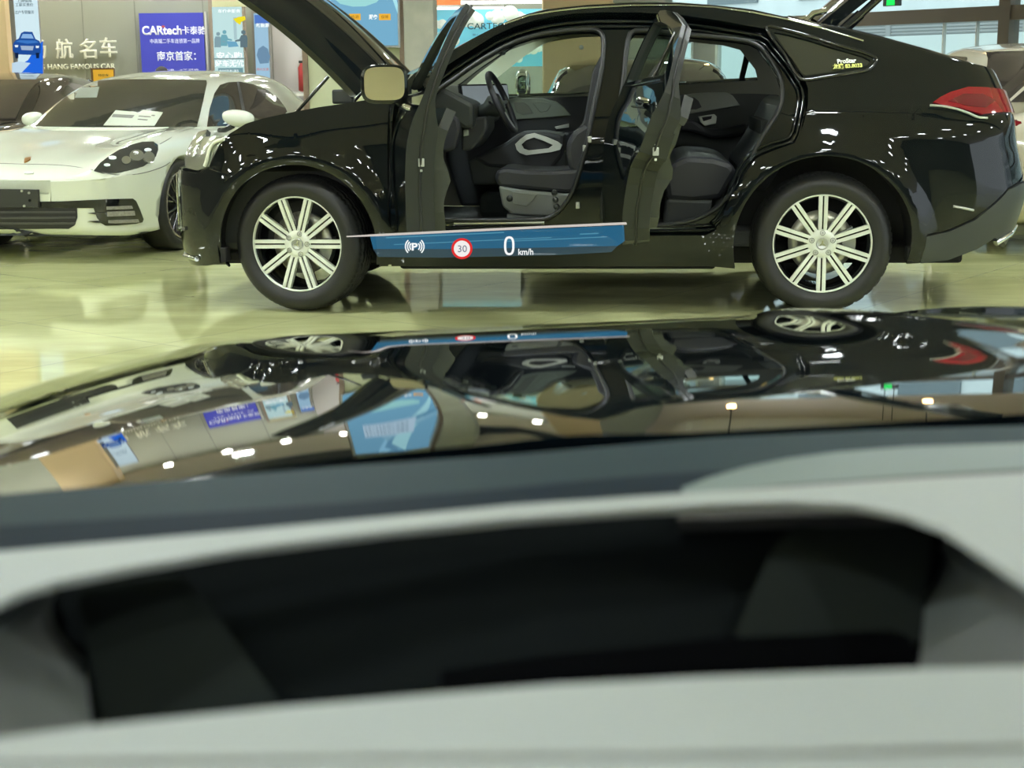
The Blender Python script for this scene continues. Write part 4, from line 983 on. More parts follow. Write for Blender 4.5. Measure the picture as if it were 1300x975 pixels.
# pale light box with an illustration of people at a table
t2 = anchor('poster_light_box', 290, 19.6, 'pale backlit poster with people at a table and a yellow speech shape', 'light box')
plate('case', 266, -4, 318, 150, 19.6, .12, mat('case_taupe', (.34, .27, .21), .5), t2)
plate('sheet', 269, 9, 313, 148, 19.48, .01, glowm('sheet_ice', (.62, .86, .86), .92), t2)
plate('top_band', 269, 0, 313, 8.5, 19.48, .012, mat('top_cream', (.66, .64, .38), .6), t2)
txt('车价金服务', 291, 14, 28, 4.5, 19.465, glowm('ink_white', (.95, 1, 1), 1.1), 'lettering', t2, bold=.02)
plate('light_column', 296, 22, 301, 50, 19.466, .004, glowm('ice_grey', (.50, .70, .74), .85), t2)
polyplate('speech_shape', [(296, 24), (303, 21.5), (311, 20.5), (312, 25), (306, 28), (305, 31.5), (300, 28.5)], 19.46, .006, glowm('sheet_yellow', (.95, .80, .03), .95), t2)
def figure(px, py, s, flip, m, parent):
    b = B(); Yp = 19.455; k = s
    def q(a, c): return (at_y(px+a*k*flip, py+c*k, Yp).x, at_y(px+a*k*flip, py+c*k, Yp).z)
    b.prism([q(-2, -9), (q(0, -10)[0], q(0, -10)[1]), q(2, -9), q(2, -6.5), q(0, -5.5), q(-2, -6.5)], Yp-.004, Yp)
    b.prism([q(-3, -5), q(2, -5), q(4, -1), q(8, 0), q(8, 1.5), q(3, 1), q(3, 7), q(-4, 7), q(-4, -2)], Yp-.004, Yp)
    o = b.obj('figure_picture', m); to_local(o, parent); return o
figure(277, 52, 1.15, 1, glowm('fig_grey', (.30, .46, .52), .8), t2); figure(285, 50, 1.2, 1, glowm('fig_teal', (.22, .52, .62), .8), t2); figure(309, 51, 1.3, -1, glowm('fig_dark', (.16, .24, .28), .8), t2)
polyplate('table_picture', [(288, 52), (300, 53), (303, 59), (290, 60)], 19.46, .006, glowm('fig_blue', (.20, .50, .72), .8), t2)
txt('安心购', 291, 71, 32, 10, 19.462, glowm('ink_white', (.95, 1, 1), 1.1), 'lettering', t2, bold=.03)
txt('好车无忧', 291, 80.5, 36, 8.5, 19.462, glowm('ink_white', (.95, 1, 1), 1.1), 'lettering', t2, bold=.03)
plate('rule_line', 271, 74, 311, 75.2, 19.458, .004, glowm('ink_grey', (.25, .36, .36), .8), t2)
plate('dark_band', 277, 86.5, 309, 97, 19.462, .004, glowm('ink_slate', (.22, .42, .46), .8), t2)
txt('专业检测 放心购车', 291, 90, 24, 3.2, 19.456, glowm('ink_white', (.95, 1, 1), 1.1), 'lettering', t2)
# narrow blue light box
t3 = anchor('poster_light_box', 334, 19.75, 'narrow light blue poster right of the pale one', 'light box')
plate('case', 320, 8, 349, 150, 19.75, .08, mat('case_grey', (.30, .28, .26), .5), t3)
plate('sheet', 322, 17, 345, 148, 19.67, .01, glowm('sheet_blue', (.42, .66, .86), .85), t3)
plate('blue_head', 323, 19, 344, 30, 19.66, .004, glowm('sheet_royal', (.12, .26, .75), .8), t3)
txt('新能源', 333.5, 32, 16, 5, 19.655, glowm('ink_white', (.95, 1, 1), 1.1), 'lettering', t3, bold=.02)
polyplate('car_picture', [(326, 70), (328, 62), (334, 58), (340, 62), (343, 72), (341, 80), (330, 81)], 19.655, .004, glowm('fig_bluegrey', (.22, .38, .56), .75), t3)
txt('限时优惠', 333.5, 88, 15, 3.4, 19.655, glowm('ink_red', (.75, .25, .2), .8), 'lettering', t3)
# orange notice on a stand
NY = 19.3
os_ = anchor('notice_stand', 132, NY, 'small orange notice in a brown frame on a stand behind the white car', 'sign')
plate('frame', 116, 86.5, 147, 110, NY, .04, mat('frame_brown', (.16, .08, .03), .5), os_); plate('notice', 118, 88.5, 145, 108, NY-.04, .006, mat('notice_orange', (.78, .42, .03), .5, emit=(.9, .5, .05), estr=.2), os_)
txt('特价车', 131.5, 95.5, 13, 3, NY-.05, mat('notice_ink', (.05, .04, .03), .6), 'lettering', os_); plate('post', 128, 110, 135, 200, NY, .04, mat('frame_brown', (.16, .08, .03), .5), os_)
b = B(); b.box((at_y(131, 100, NY).x-.2, NY-.15, 0), (at_y(131, 100, NY).x+.2, NY+.15, .02), bev=.005); to_local(b.obj('foot', MATS['frame_brown']), os_)
# extinguisher
b = B(); c = at_y(383, 96, 19.85); rr = .045
ex = anchor('fire_extinguisher', 383, 19.85, 'red fire extinguisher against the pale lilac wall panel', 'extinguisher', z=c.z-.2)
b.lathe([(0, -.20), (rr, -.19), (rr, .10), (.02, .14), (.02, .16), (0, .16)], 20, axis='Z', M=Matrix.Translation(c)); to_local(b.obj('cylinder_body', mat('signal_red', (.50, .05, .05), .4)), ex)
b = B(); b.box((c.x-.03, c.y-.03, c.z+.16), (c.x+.04, c.y+.01, c.z+.19), bev=.006); to_local(b.obj('valve', PLASTIC), ex)
# large blue poster on the olive column
t4 = anchor('poster_light_box', 445, 13.98, 'large backlit blue poster with orange tags on the olive column', 'light box', z=1.5)
plate('case', 378, -170, 509, 60.5, 13.98, .08, mat('case_silver', (.42, .43, .42), .4), t4)
plate('sheet', 381, -168, 505.5, 57.5, 13.90, .01, glowm('sheet_azure', (.20, .46, .66), .95), t4)
for k, (c, s) in enumerate((((.30, .62, .85), 1.0), ((.16, .38, .58), .9), ((.42, .78, .86), 1.0), ((.13, .33, .52), .9), ((.28, .55, .72), .95))):
    o = 22*k; polyplate('light_streak', [(420+o*.6, -168+10*k), (440+o*.6, -168), (505, 20+8*k-30), (505, 32+8*k-30)] if k < 3 else [(430, -40-20*k), (440, -60-20*k), (505, -8-16*k), (505, 0-16*k)], 13.888, .002, glowm('streak_%s' % 'abcde'[k], c, s), t4, front=.002*k)
polyplate('pale_oval', [(424, -2), (432, 5), (448, 8.5), (464, 8), (478, 3), (486, -6), (484, -16), (424, -16)], 13.87, .004, glowm('oval_aqua', (.36, .72, .72), 1.0), t4)
plate('sheet_lower', 386, 12, 440, 57, 13.892, .001, glowm('sheet_teal', (.22, .50, .70), .95), t4)
for px0, px1 in ((443, 458), (481, 496)):
    plate('orange_tag', px0, 17.5, px1, 25.5, 13.868, .004, glowm('tag_orange', (.95, .50, .05), .95), t4)
txt('检测', 450.5, 21.5, 9, 4, 13.86, glowm('tag_ink', (.45, .22, .03), .7), 'lettering', t4); txt('保障', 488.5, 21.5, 9, 4, 13.86, glowm('tag_ink', (.45, .22, .03), .7), 'lettering', t4)
txt('服务', 474, 21.5, 11, 6, 13.862, glowm('ink_white', (.95, 1, 1), 1.1), 'lettering', t4, bold=.03)
plate('text_panel', 405, -120, 480, -70, 13.868, .004, glowm('panel_mist', (.55, .75, .92), .95), t4)
for k in range(4): txt('专业二手车检测认证服务', 440, -112+11*k, 62, 5, 13.86, mat('poster_ink', (.03, .12, .20), .6), 'lettering', t4)
# sky hoarding
sky = anchor('sky_hoarding', 620, 18.5, 'blue sky hoarding with white clouds and dark lettering, behind the windscreen', 'hoarding')
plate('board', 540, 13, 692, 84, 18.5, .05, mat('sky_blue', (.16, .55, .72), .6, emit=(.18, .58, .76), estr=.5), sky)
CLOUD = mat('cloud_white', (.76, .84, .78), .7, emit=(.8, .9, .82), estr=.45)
random.seed(3)
def cloud(px, py, s, n=9):
    b = B(); 
    for k in range(n):
        a = random.uniform(-1, 1); c = at_y(px+a*s, py+random.uniform(-.35, .25)*s*.7, 18.44); r = random.uniform(.25, .5)*s*18.44/FPX
        b.lathe([(0, -.003-.0004*k), (r, -.003-.0004*k), (r, .003)], 20, M=Matrix.Translation(c))
    to_local(b.obj('cloud', CLOUD), sky)
for a in ((566, 52, 16), (590, 24, 18), (640, 20, 20), (665, 26, 16), (600, 76, 10), (560, 74, 12), (648, 72, 14), (552, 30, 12), (680, 60, 16)): cloud(*a)
txt('CARTECH', 621, 33, 54, 7.5, 18.43, mat('hoarding_ink', (.05, .13, .16), .6), 'lettering', sky, bold=.012)
txt('安心二手车', 612, 44, 24, 2.6, 18.43, mat('hoarding_ink', (.05, .13, .16), .6), 'lettering', sky)
ob = anchor('orange_fascia', 566, 18.4, 'orange fascia strip high on the wall, right of the concrete pillar', 'fascia', z=2.2)
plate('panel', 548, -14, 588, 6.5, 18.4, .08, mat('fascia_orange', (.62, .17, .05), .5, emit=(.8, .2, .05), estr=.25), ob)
for k, (y0, y1, x0, x1, w) in enumerate(((8.6, 11.5, 552, 640, 'nearer'), (0.5, 4.5, 585, 692, 'longer'))):
    ls = anchor('strip_light', (x0+x1)/2, 18.3, f'long white strip light above the sky hoarding, the {"lower" if k == 0 else "upper"} one', 'light', z=2.2)
    plate('tube', x0, y0, x1, y1, 18.3, .05, glowm('tube_white', (1, 1, .96), 1.8), ls); plate('housing', x0, y0-1.4, x1, y0, 18.3, .09, FRAME_W, ls)
# little white cap on the caramel column
b = B(); b.lathe([(0, -.012), (.02, -.01), (.024, 0)], 18, M=Matrix.Translation(at_y(738, 60, 16.49))); o = b.obj('wall_button', FRAME_W); tag(o, 'small round white button on the caramel column', 'button')
# green exit sign hanging from the transom
e_ = empty('exit_sign', (0, 0, 0)); q = on_glass(1142)
e_.matrix_world = GM @ Matrix.Translation((q, -.2, glass_z(1142, 2))); tag(e_, 'green glowing exit sign hanging in front of the glazed wall', 'sign')
kz = (on_glass(1151)-on_glass(1131))
b = B(); b.box((-kz/2, 0, -.055), (kz/2, .06, .16), bev=.006); b.obj('case', PLASTIC, e_)
b = B(); b.box((-kz/4, -.006, -.048), (kz/4, .0, .15)); b.obj('green_face', emis('exit_green', (.02, .85, .12), 1.2), e_)
b = B()
for s in (-.3, .3): b.tube([(s*kz, .03, .15), (s*kz, .03, CEIL_Z-glass_z(1142, 2))], .006, 6)
b.obj('hanger_rod', PLASTIC, e_)
# ================================================================= sedan-like cars built from cross sections
def loft(stations, sub=4, sub2=3, mirror=True):
    # stations: (x, [(y, z), ...] half section from the centre top to the centre bottom) -> rows of points, both halves
    n = len(stations[0][1]); cols = []
    for j in range(n): cols.append(catmull([(x, sec[j][0], sec[j][1]) for x, sec in stations], sub))
    rows = []
    for i in range(len(cols[0])):
        half = catmull([cols[j][i] for j in range(n)], sub2)
        for p in half: p.y = max(0, p.y)
        half[0].y = 0; half[-1].y = 0
        rows.append(half+[Vector((p.x, -p.y, p.z)) for p in half[-2:0:-1]])
    return rows
def loft_mesh(rows, mats_, name, parent, smooth=True):
    b = B(); n = len(rows[0]); vs = [p for r in rows for p in r]; fs = []
    for i in range(len(rows)-1):
        for j in range(n): fs.append((i*n+j, i*n+(j+1) % n, (i+1)*n+(j+1) % n, (i+1)*n+j))
    b.add(vs, fs, 0, smooth); b.add(rows[0], [list(range(n))], 0, smooth); b.add(rows[-1], [list(range(n))[::-1]], 0, smooth)
    return b.obj(name, mats_, parent, merge=True)
def body_section(W, zt, zf, zb, zw=.60):
    return [(0, zt), (.33*W, zt-.002), (.60*W, (zt*.55+zf*.45)-.004), (.80*W, zf), (.93*W, zf-.055), (.995*W, (zf+zw)/2-.01), (W, zw), (.985*W, .42), (.955*W, zb+.10), (.86*W, zb), (0, zb)]
def cut_arches(o, xs, r, y_in, y_out, zc):
    for x in xs:
        for sg in (-1, 1):
            b = B(); b.lathe([(r, 0), (r, y_out-y_in)], 40, M=Matrix.Translation((x, sg*y_in if sg > 0 else -y_out, zc)))
            b.add([(x+r*math.cos(2*math.pi*k/40), (sg*y_in if sg > 0 else -y_out), zc+r*math.sin(2*math.pi*k/40)) for k in range(40)], [list(range(40))])
            b.add([(x+r*math.cos(2*math.pi*k/40), (sg*y_out if sg > 0 else -y_in), zc+r*math.sin(2*math.pi*k/40)) for k in range(40)], [list(range(40))])
            c = b.obj('cutter', WELL, o.parent, merge=True)
            md = o.modifiers.new('cut', 'BOOLEAN'); md.operation = 'DIFFERENCE'; md.object = c; md.solver = 'EXACT'
            bpy.context.view_layer.update(); me = bpy.data.meshes.new_from_object(o.evaluated_get(bpy.context.evaluated_depsgraph_get()))
            o.modifiers.clear(); o.data = me; bpy.data.objects.remove(c)
def sport_wheel(parent, rt=.355, rr=.262, n=10):
    w = empty('wheel', parent=parent)
    b = B(); b.lathe([(rr, .05), (rr+.008, .012), (rr+.03, .0), (rt-.03, -.002), (rt-.008, .016), (rt, .045), (rt, .22), (rt-.02, .255), (rr, .25)], 72); b.obj('tyre', RUBBER, w)
    b = B(); b.lathe([(rr+.004, .012), (rr-.004, .008), (rr-.014, .016), (rr-.02, .06), (rr-.03, .22)], 72); b.obj('rim', mat('rim_lip_bronze', (.45, .42, .36), .3, metal=.8), w)
    for k in range(n):
        M = Matrix.Rotation(2*math.pi*k/n, 4, 'Y'); b = B()
        b.tube([M @ Vector((0, .045, .05)), M @ Vector((.010, .03, .14)), M @ Vector((.030, .022, rr-.012))], [.014, .010, .009], 6); b.tube([M @ Vector((-.010, .03, .14)), M @ Vector((-.030, .022, rr-.012))], [.010, .009], 6)
        b.obj('spoke', mat('spoke_dark', (.02, .02, .02), .25, coat=.5), w)
    b = B(); b.lathe([(0, .03), (.05, .03), (.06, .05), (.06, .2)], 32); b.lathe([(.08, .12), (.17, .12), (.17, .14)], 48); b.obj('hub', PLASTIC, w)
    return w
# ---- the white sedan
pw = at_z(223, 316.5, 0); PA = R(255)
fx = Vector((math.cos(PA), math.sin(PA), 0)); fy = Vector((-math.sin(PA), math.cos(PA), 0))
PLOC = pw-fx*1.475-fy*.86
por = empty('car', PLOC, PA); tag(por, 'white sedan with paper sheets behind its windscreen and a blank dark number plate', 'car')
st = [(2.46, .40, .57, .56, .34), (2.43, .66, .62, .60, .24), (2.34, .83, .675, .665, .19), (2.15, .925, .735, .765, .17), (1.85, .965, .80, .865, .17), (1.475, .975, .86, .915, .17), (1.10, .97, .925, .935, .17), (.80, .96, .965, .95, .17), (.2, .955, .99, .955, .17), (-.8, .96, .99, .965, .17), (-1.475, .975, .985, .985, .17), (-2.0, .955, .98, .95, .19), (-2.4, .86, .96, .90, .25), (-2.55, .70, .88, .82, .34)]
body = loft_mesh(loft([(x, body_section(*a)) for x, *a in st], 5, 3), [WHITE_PAINT], 'body', por)
def gh_section(wt, zt, wb, zb):
    wt += .035; wb += .03
    return [(0, zt), (.45*wt, zt-.006), (.80*wt, zt-.03), (wt, zt-.075), (wt+(wb-wt)*.45, zt-.075-(zt-.075-zb)*.45), (wb, zb), (wb*.9, zb-.08), (0, zb-.08)]
gs = [(1.12, .60, .93, .74, .93), (.95, .66, 1.01, .80, .93), (.60, .68, 1.165, .85, .93), (.25, .67, 1.295, .87, .94), (-.05, .655, 1.365, .875, .945), (-.5, .64, 1.405, .875, .955), (-1.0, .62, 1.385, .87, .965), (-1.5, .58, 1.30, .84, .975), (-2.0, .50, 1.13, .76, .975), (-2.35, .42, 1.0, .66, .96)]
gh = loft_mesh(loft([(x, gh_section(*a)) for x, *a in gs], 5, 4), [WHITE_PAINT], 'cabin_shell', por)
bpy.context.view_layer.update()
pb = bvh_of([body, gh])
def pcast(name, poly, m, thick=.004, res=10, parent=por, m_rim=None, holes=(), lift=.001):
    b = B(); cast_panel(b, pb, poly, thick, res, lift, 0, 1 if m_rim else None, holes); o = b.obj(name, [m, m_rim] if m_rim else m); to_local(o, por)
    if parent is not por: o.parent = parent
    return o
SCREEN_DARK = mat('screen_dark', (.045, .046, .036), .06, coat=.6)
ws = pcast('windscreen', [(45, 160.5), (62, 143), (85, 122), (102, 107), (112, 103.5), (150, 101.5), (200, 101), (262, 102.5), (262.5, 107), (258, 128), (250, 161), (200, 161.5), (120, 161.5)], SCREEN_DARK)
sg = pcast('side_glass', [(262.5, 161), (266, 138), (272, 119), (279, 108.5), (289, 105), (303, 104), (320, 107), (338, 114), (352, 124), (362, 137), (364, 142), (358, 149), (330, 154), (290, 160)], SCREEN_DARK, m_rim=mat('bronze_reflect', (.40, .27, .16), .2, metal=.8))
pcast('window_divider', [(300, 104.5), (303, 104.5), (313, 153), (309, 155)], mat('pillar_black', (.02, .02, .02), .3), parent=sg, lift=.004)
pcast('inner_strip', [(327, 113), (337, 115), (336, 126), (326, 135), (316, 140), (322, 130)], mat('window_dark', (.012, .012, .012), .2), parent=sg, lift=.004)
for nm, poly in (('windscreen_sticker', [(95.5, 125), (101, 113), (126.5, 111), (123, 124.5)]),):
    o = pcast(nm, poly, mat('film_label', (.30, .34, .28), .4), parent=ws, lift=.004)
hl = pcast('headlamp', [(119.5, 217.5), (128, 208), (140, 199), (152, 191.5), (166, 185.5), (180, 181.5), (194, 181), (199.5, 185), (200, 191), (197, 199), (190, 206.5), (180, 212), (166, 216), (148, 220), (130, 220.5)], mat('lamp_smoke', (.030, .034, .034), .08, coat=1), .010, 6)
for cx, cy, rx, ry, mm in ((173, 199, 9, 7, 'lamp_reflector'), (188, 201, 7, 7, 'lamp_reflector'), (160, 205, 6, 5, 'lamp_reflector'), (143, 202, 5, 2.2, 'lamp_white'), (136, 211, 4, 1.6, 'lamp_white'), (172, 196, 3.2, 2.2, 'lamp_white'), (187, 192, 4.5, 2.2, 'lamp_white')):
    pcast('lamp_lens', [(cx+rx*math.cos(a), cy+ry*math.sin(a)) for a in [2*math.pi*k/14 for k in range(14)]], MATS.get(mm) or mat('lamp_white', (.8, .86, .9), .1, coat=1), .012, 6, hl, lift=.004)
pcast('intake_surround', [(40, 256), (80, 255.5), (120, 253.5), (150, 252.3), (168, 252), (172, 255), (177, 266), (181.5, 278), (180, 282), (172, 284), (150, 286), (134, 286.5), (128, 283), (123, 276), (119, 264), (80, 264), (52, 264.5)], GLOSSBLK, .006, 6)
for y0, x0, x1, h in ((264, 135, 166, 4), (271.5, 135.5, 169, 6), (281, 137, 174, 4)):
    pcast('vent_slat', [(x0, y0-h/2), (x1, y0-h/2-1), (x1+1, y0+h/2-1.4), (x0, y0+h/2)], mat('slat_grey', (.30, .29, .26), .4, noise=(60, .6)), .012, 8, lift=.004)
pcast('fin_blade', [(112, 270.5), (124, 269), (135, 270), (135, 272), (122, 272)], GLOSSBLK, .014, 8); pcast('fin_blade', [(112, 280.5), (124, 280), (136, 281), (136, 283), (122, 282.5)], GLOSSBLK, .014, 8)
gl = pcast('lower_grille', [(-60, 262), (98, 264), (98.5, 276), (95, 286), (88, 290), (-60, 290.5)], mat('grille_black', (.014, .014, .014), .5), .006, 10)
for y in (268, 275, 282): pcast('grille_bar', [(-60, y), (96, y), (96, y+2.4), (-60, y+2.4)], mat('bar_grey', (.06, .06, .06), .4), .012, 10, gl)
pl_ = pcast('number_plate', [(-58, 239), (50, 240.5), (51.5, 262.5), (-58, 263.5)], mat('plate_dark', (.028, .030, .028), .45), .03, 12)
for x, y in ((31, 242), (40, 244.5), (41, 254), (34, 261)):
    pcast('plate_screw', [(x+1.6*math.cos(a), y+1.6*math.sin(a)) for a in [2*math.pi*k/8 for k in range(8)]], SATIN if x != 41 else GLOSSBLK, .036, 4, pl_)
pcast('hood_badge', [(30.5, 205.5), (32, 201.5), (39.5, 200), (39, 203), (35, 205.5), (31, 207)], mat('badge_gold', (.42, .20, .05), .3, metal=.6), .008, 4)
pcast('nose_glint', [(31, 219.5), (36, 218.7), (43, 219), (43, 221.3), (36, 221.8), (31, 221.3)], mat('glint_white', (.8, .82, .8), .1, coat=1), .008, 4)  # white patch painted for a reflected glint on the nose
pcast('lower_lip', [(-60, 297), (60, 298), (150, 299), (190, 299), (205, 301), (205, 307), (-60, 304)], PLASTIC, .008, 10)
def seam(pts, parent=por, r=.0035):
    P3 = []
    for x, y in pts:
        d = ray(x, y).normalized(); h = pb.ray_cast(EYE, d)
        if h[0]: P3.append(h[0]-d*.0)
    b = B(); b.tube(catmull(P3, 3), r, 5); o = b.obj('panel_gap', mat('gap_grey', (.18, .185, .16), .6)); to_local(o, por)
seam([(0, 207.5), (30, 208.5), (60, 209), (90, 211), (118, 216)]); seam([(203, 183), (215, 176), (232, 166), (246, 163)]); seam([(120, 217), (150, 222), (180, 220), (206, 212), (216, 206)])
cut_arches(body, (1.475, -1.475), .385, .66, 1.1, .355)
wp = sport_wheel(por); wp.location = (1.475, .955, .355); wp.rotation_euler = (0, 0, math.pi)
for x, y, rz in ((-1.475, .965, math.pi), (1.475, -.955, 0), (-1.475, -.965, 0)):
    c = copy_tree(wp, por); c.location = (x, y, .355); c.rotation_euler = (0, 0, rz)
b = B(); b.box((-2.1, -.62, .2), (2.0, .62, .5)); b.obj('underbody', WELL, por)
def mirror_cap(px, py, Y, sx, sz, col, parent, flip=1):
    c = at_y(px, py, Y); b = B(); bm = bmesh.new(); bmesh.ops.create_uvsphere(bm, u_segments=28, v_segments=16, radius=1)
    for v in bm.verts:
        x, y, z = v.co; v.co = Vector((x*sx*(1+.12*z), y*.075, (abs(z)**.85)*math.copysign(1, z)*sz-.012*flip*x))
    b.bm(bm, smooth=True, M=Matrix.Translation(c)); m_ = b.obj('door_mirror', col); to_local(m_, parent)
    b = B(); b.tube([c+Vector((-.05*flip, 0, -sz*.75)), c+Vector((-.12*flip, .03, -sz*1.3)), c+Vector((-.18*flip, .10, -sz*1.35))], [.03, .022, .02], 8); a_ = b.obj('mirror_arm', GLOSSBLK); to_local(a_, por); a_.parent = m_; a_.matrix_parent_inverse = Matrix.Identity(4)
    return m_
Yc = (PLOC+fx*.75).y
mirror_cap(302.5, 150.5, Yc-.30, .132, .072, WHITE_PAINT, por); mirror_cap(41, 151, Yc+.28, .09, .060, WHITE_PAINT, por, -1)
# paper sheets lying behind the windscreen
for k, (poly, lines, lab) in enumerate((([(131.5, 160), (147, 141), (172, 143), (178, 145), (166, 160.5)], [[(144, 146), (171, 147.5), (168, 151), (142, 149.5)]], 'white printed sheet with a dark block behind the white car windscreen'),
        ([(165, 160.5), (178, 143), (182, 140.5), (207, 143.5), (196, 160.5)], [[(177, 148), (192, 149), (191, 150), (176, 149)], [(176, 152), (188, 153), (187, 154), (175, 153)], [(193, 147), (197, 147.3), (196.5, 148.5), (192.5, 148.2)]], 'plain paper sheet with faint lines, right of the dark-printed one behind the windscreen'))):
    b = B(); c0 = pb.ray_cast(EYE, ray(*poly[0]).normalized())[0]
    pe = empty('paper_sheet', c0); tag(pe, lab, 'paper', 'paper sheets on the white car dashboard')
    cast_panel(b, pb, poly, .004, 10, .004); to_local(b.obj('sheet', mat('paper_white', (.62, .66, .55), .6)), pe)
    for l in lines:
        b = B(); cast_panel(b, pb, l, .005, 10, .005); to_local(b.obj('print_block', mat('print_grey', (.20, .20, .17), .6)), pe)
# ---- simpler cars parked behind
def parked(label, px, Y, ang, paint, h=1.45, glass=None, scale=1.0, suvlike=False, lamp=True):
    c = at_y(px, 100, Y); root = empty('car', (c.x, Y, 0), ang); root.scale = (scale,)*3; tag(root, label, 'car')
    dz = h/1.42
    bo = loft_mesh(loft([(x, body_section(a[0], a[1]*dz, a[2]*dz, a[3], .6*dz)) for x, *a in st], 3, 2), [paint], 'body', root)
    gz = [(x, (a[0], a[1]*dz, a[2], a[3]*dz)) for x, *a in gs]
    if suvlike: gz = [(x, (w, z if x > -.3 else max(z, 1.36*dz if x > -2.0 else 1.25*dz), wb, zb)) for x, (w, z, wb, zb) in gz]
    g_ = loft_mesh(loft([(x, gh_section(*a)) for x, a in gz], 3, 3), [paint], 'cabin_shell', root)
    gm = glass or GLASS_DARK
    # glass: strips lifted off the cabin shell
    bv = BVHTree.FromPolygons([v.co for v in g_.data.vertices], [p.vertices[:] for p in g_.data.polygons])
    def onto(nm, pts, dirv, dist):
        V, F, E_ = fill2d(pts, (), .05); b = B(); D = Vector(dirv).normalized()
        def h_(a, c_):
            if abs(D.y) > .5: o = Vector((a, -D.y*3, c_))
            else: o = Vector((-D.x*6, a, c_))
            p, n, i, t = bv.ray_cast(o, D)
            if p is None: p, n, i, t = bv.find_nearest(o+D*dist)
            return p, -n if n.dot(D) > 0 else n
        shell(b, V, F, E_, lambda a, c_: (lambda r: r[0]+r[1]*.014)(h_(a, c_)), lambda a, c_: (lambda r: r[0]-r[1]*.004)(h_(a, c_)))
        return b.obj(nm, gm, root)
    z0, z1 = .97*dz, 1.33*dz
    onto('windscreen', [(-.72, z0+.0), (.72, z0+.0), (.60, z1-.01), (-.60, z1-.01)], (-1, 0, 0), 5)
    onto('rear_glass', [(-.74, z0+.03), (.74, z0+.03), (.60, z1-.01), (-.60, z1-.01)], (1, 0, 0), 4)
    for sg in (-1, 1): onto('side_glass', [(.72, z0+.01), (.15, z1-.05), (-.5, z1-.02), (-1.05, z1-.04), (-1.6, z0+.12), (-1.5, z0+.03)], (0, -sg, 0), 2.2)
    w0 = sport_wheel(root, .345, .24, 5); w0.location = (1.475, .955, .345); w0.rotation_euler = (0, 0, math.pi)
    for x, y, rz in ((-1.475, .965, math.pi), (1.475, -.955, 0), (-1.475, -.965, 0)):
        k = copy_tree(w0, root); k.location = (x, y, .345); k.rotation_euler = (0, 0, rz)
    cut_arches(bo, (1.475, -1.475), .385, .66, 1.1, .345)
    for sg in (-1, 1):
        b = B(); bm = bmesh.new(); bmesh.ops.create_uvsphere(bm, u_segments=18, v_segments=10, radius=1); b.bm(bm, smooth=True, M=Matrix.Translation((.62, sg*1.02, 1.0*dz)) @ Matrix.Diagonal((.06, .12, .07, 1))); b.obj('door_mirror', paint, root)
        b = B(); bm = bmesh.new(); bmesh.ops.create_uvsphere(bm, u_segments=18, v_segments=10, radius=1); b.bm(bm, smooth=True, M=Matrix.Translation((2.16, sg*.66, .71*dz)) @ Matrix.Diagonal((.14, .17, .06, 1))); b.obj('headlamp', mat('lamp_reflector'), root)
        b = B(); bm = bmesh.new(); bmesh.ops.create_uvsphere(bm, u_segments=18, v_segments=10, radius=1); b.bm(bm, smooth=True, M=Matrix.Translation((-2.40, sg*.60, .85*dz)) @ Matrix.Diagonal((.10, .19, .05, 1))); b.obj('tail_light', mat('red_lens'), root)
    b = B(); b.box((-2.1, -.62, .2), (2.0, .62, .5)); b.obj('underbody', WELL, root)
    return root
DARKP = mat('dark_car_paint', (.020, .018, .017), .08, coat=1)
BROWNG = mat('brown_glass', (.060, .050, .042), .05, coat=1)
parked('dark parked car at the left edge, behind the white sedan', -20, 15.2, R(262), DARKP, 1.43, BROWNG)
parked('silver parked car showing its roof between the white sedan and the olive column', 392, 18.15, R(264), mat('silver_paint', (.42, .43, .36), .2, coat=.8), 1.66, scale=.72)
parked('black parked car seen through the front and rear door windows of the black SUV', 812, 13.5, R(266), DARKP, 1.50, BROWNG, suvlike=True)
parked('pale beige parked car behind the tail of the black SUV', 1292, 13.2, R(86), mat('pale_paint', (.62, .58, .46), .15, coat=.8), 1.56, mat('smoke_glass', (.045, .038, .032), .10, coat=.2), suvlike=True)
parked('white parked car outside, beyond the glazed wall', 1130, 34, R(200), mat('outdoor_white', (.75, .77, .78), .2), 1.45)
# ---- somebody behind the white sedan: only the dark hair shows
pz = at_y(205, 84.5, 18.9); per = empty('person', (pz.x, 18.9, 0)); tag(per, 'person standing behind the white sedan, only the top of the dark hair showing', 'person')
hs = pz.z/1.62
def skin(name, pts, edges, rad, m, parent, root=0, sub=2):
    me = bpy.data.meshes.new(name); me.from_pydata([Vector(p)*hs for p in pts], edges, []); o = bpy.data.objects.new(name, me); COL.objects.link(o)
    md = o.modifiers.new('s', 'SKIN'); 
    for i, r in enumerate(rad): me.skin_vertices[0].data[i].radius = (r[0]*hs, r[1]*hs) if isinstance(r, tuple) else (r*hs, r*hs)
    me.skin_vertices[0].data[root].use_root = True; o.modifiers.new('d', 'SUBSURF').levels = sub
    bpy.context.view_layer.update(); m2 = bpy.data.meshes.new_from_object(o.evaluated_get(bpy.context.evaluated_depsgraph_get())); o.modifiers.clear(); o.data = m2
    for p in m2.polygons: p.use_smooth = True
    m2.materials.clear(); m2.materials.append(m); o.parent = parent; return o
J = [(0, 0, .92), (0, 0, 1.10), (0, .01, 1.30), (0, 0, 1.39), (0, -.01, 1.46), (0, -.015, 1.55), (.17, .01, 1.30), (.22, .02, 1.06), (.22, -.05, .84), (.22, -.07, .76), (-.17, .01, 1.30), (-.22, .02, 1.06), (-.22, -.05, .84), (-.22, -.07, .76), (.09, 0, .86), (.10, -.01, .48), (.10, .02, .08), (.10, -.12, .035), (-.09, 0, .86), (-.10, -.01, .48), (-.10, .02, .08), (-.10, -.12, .035)]
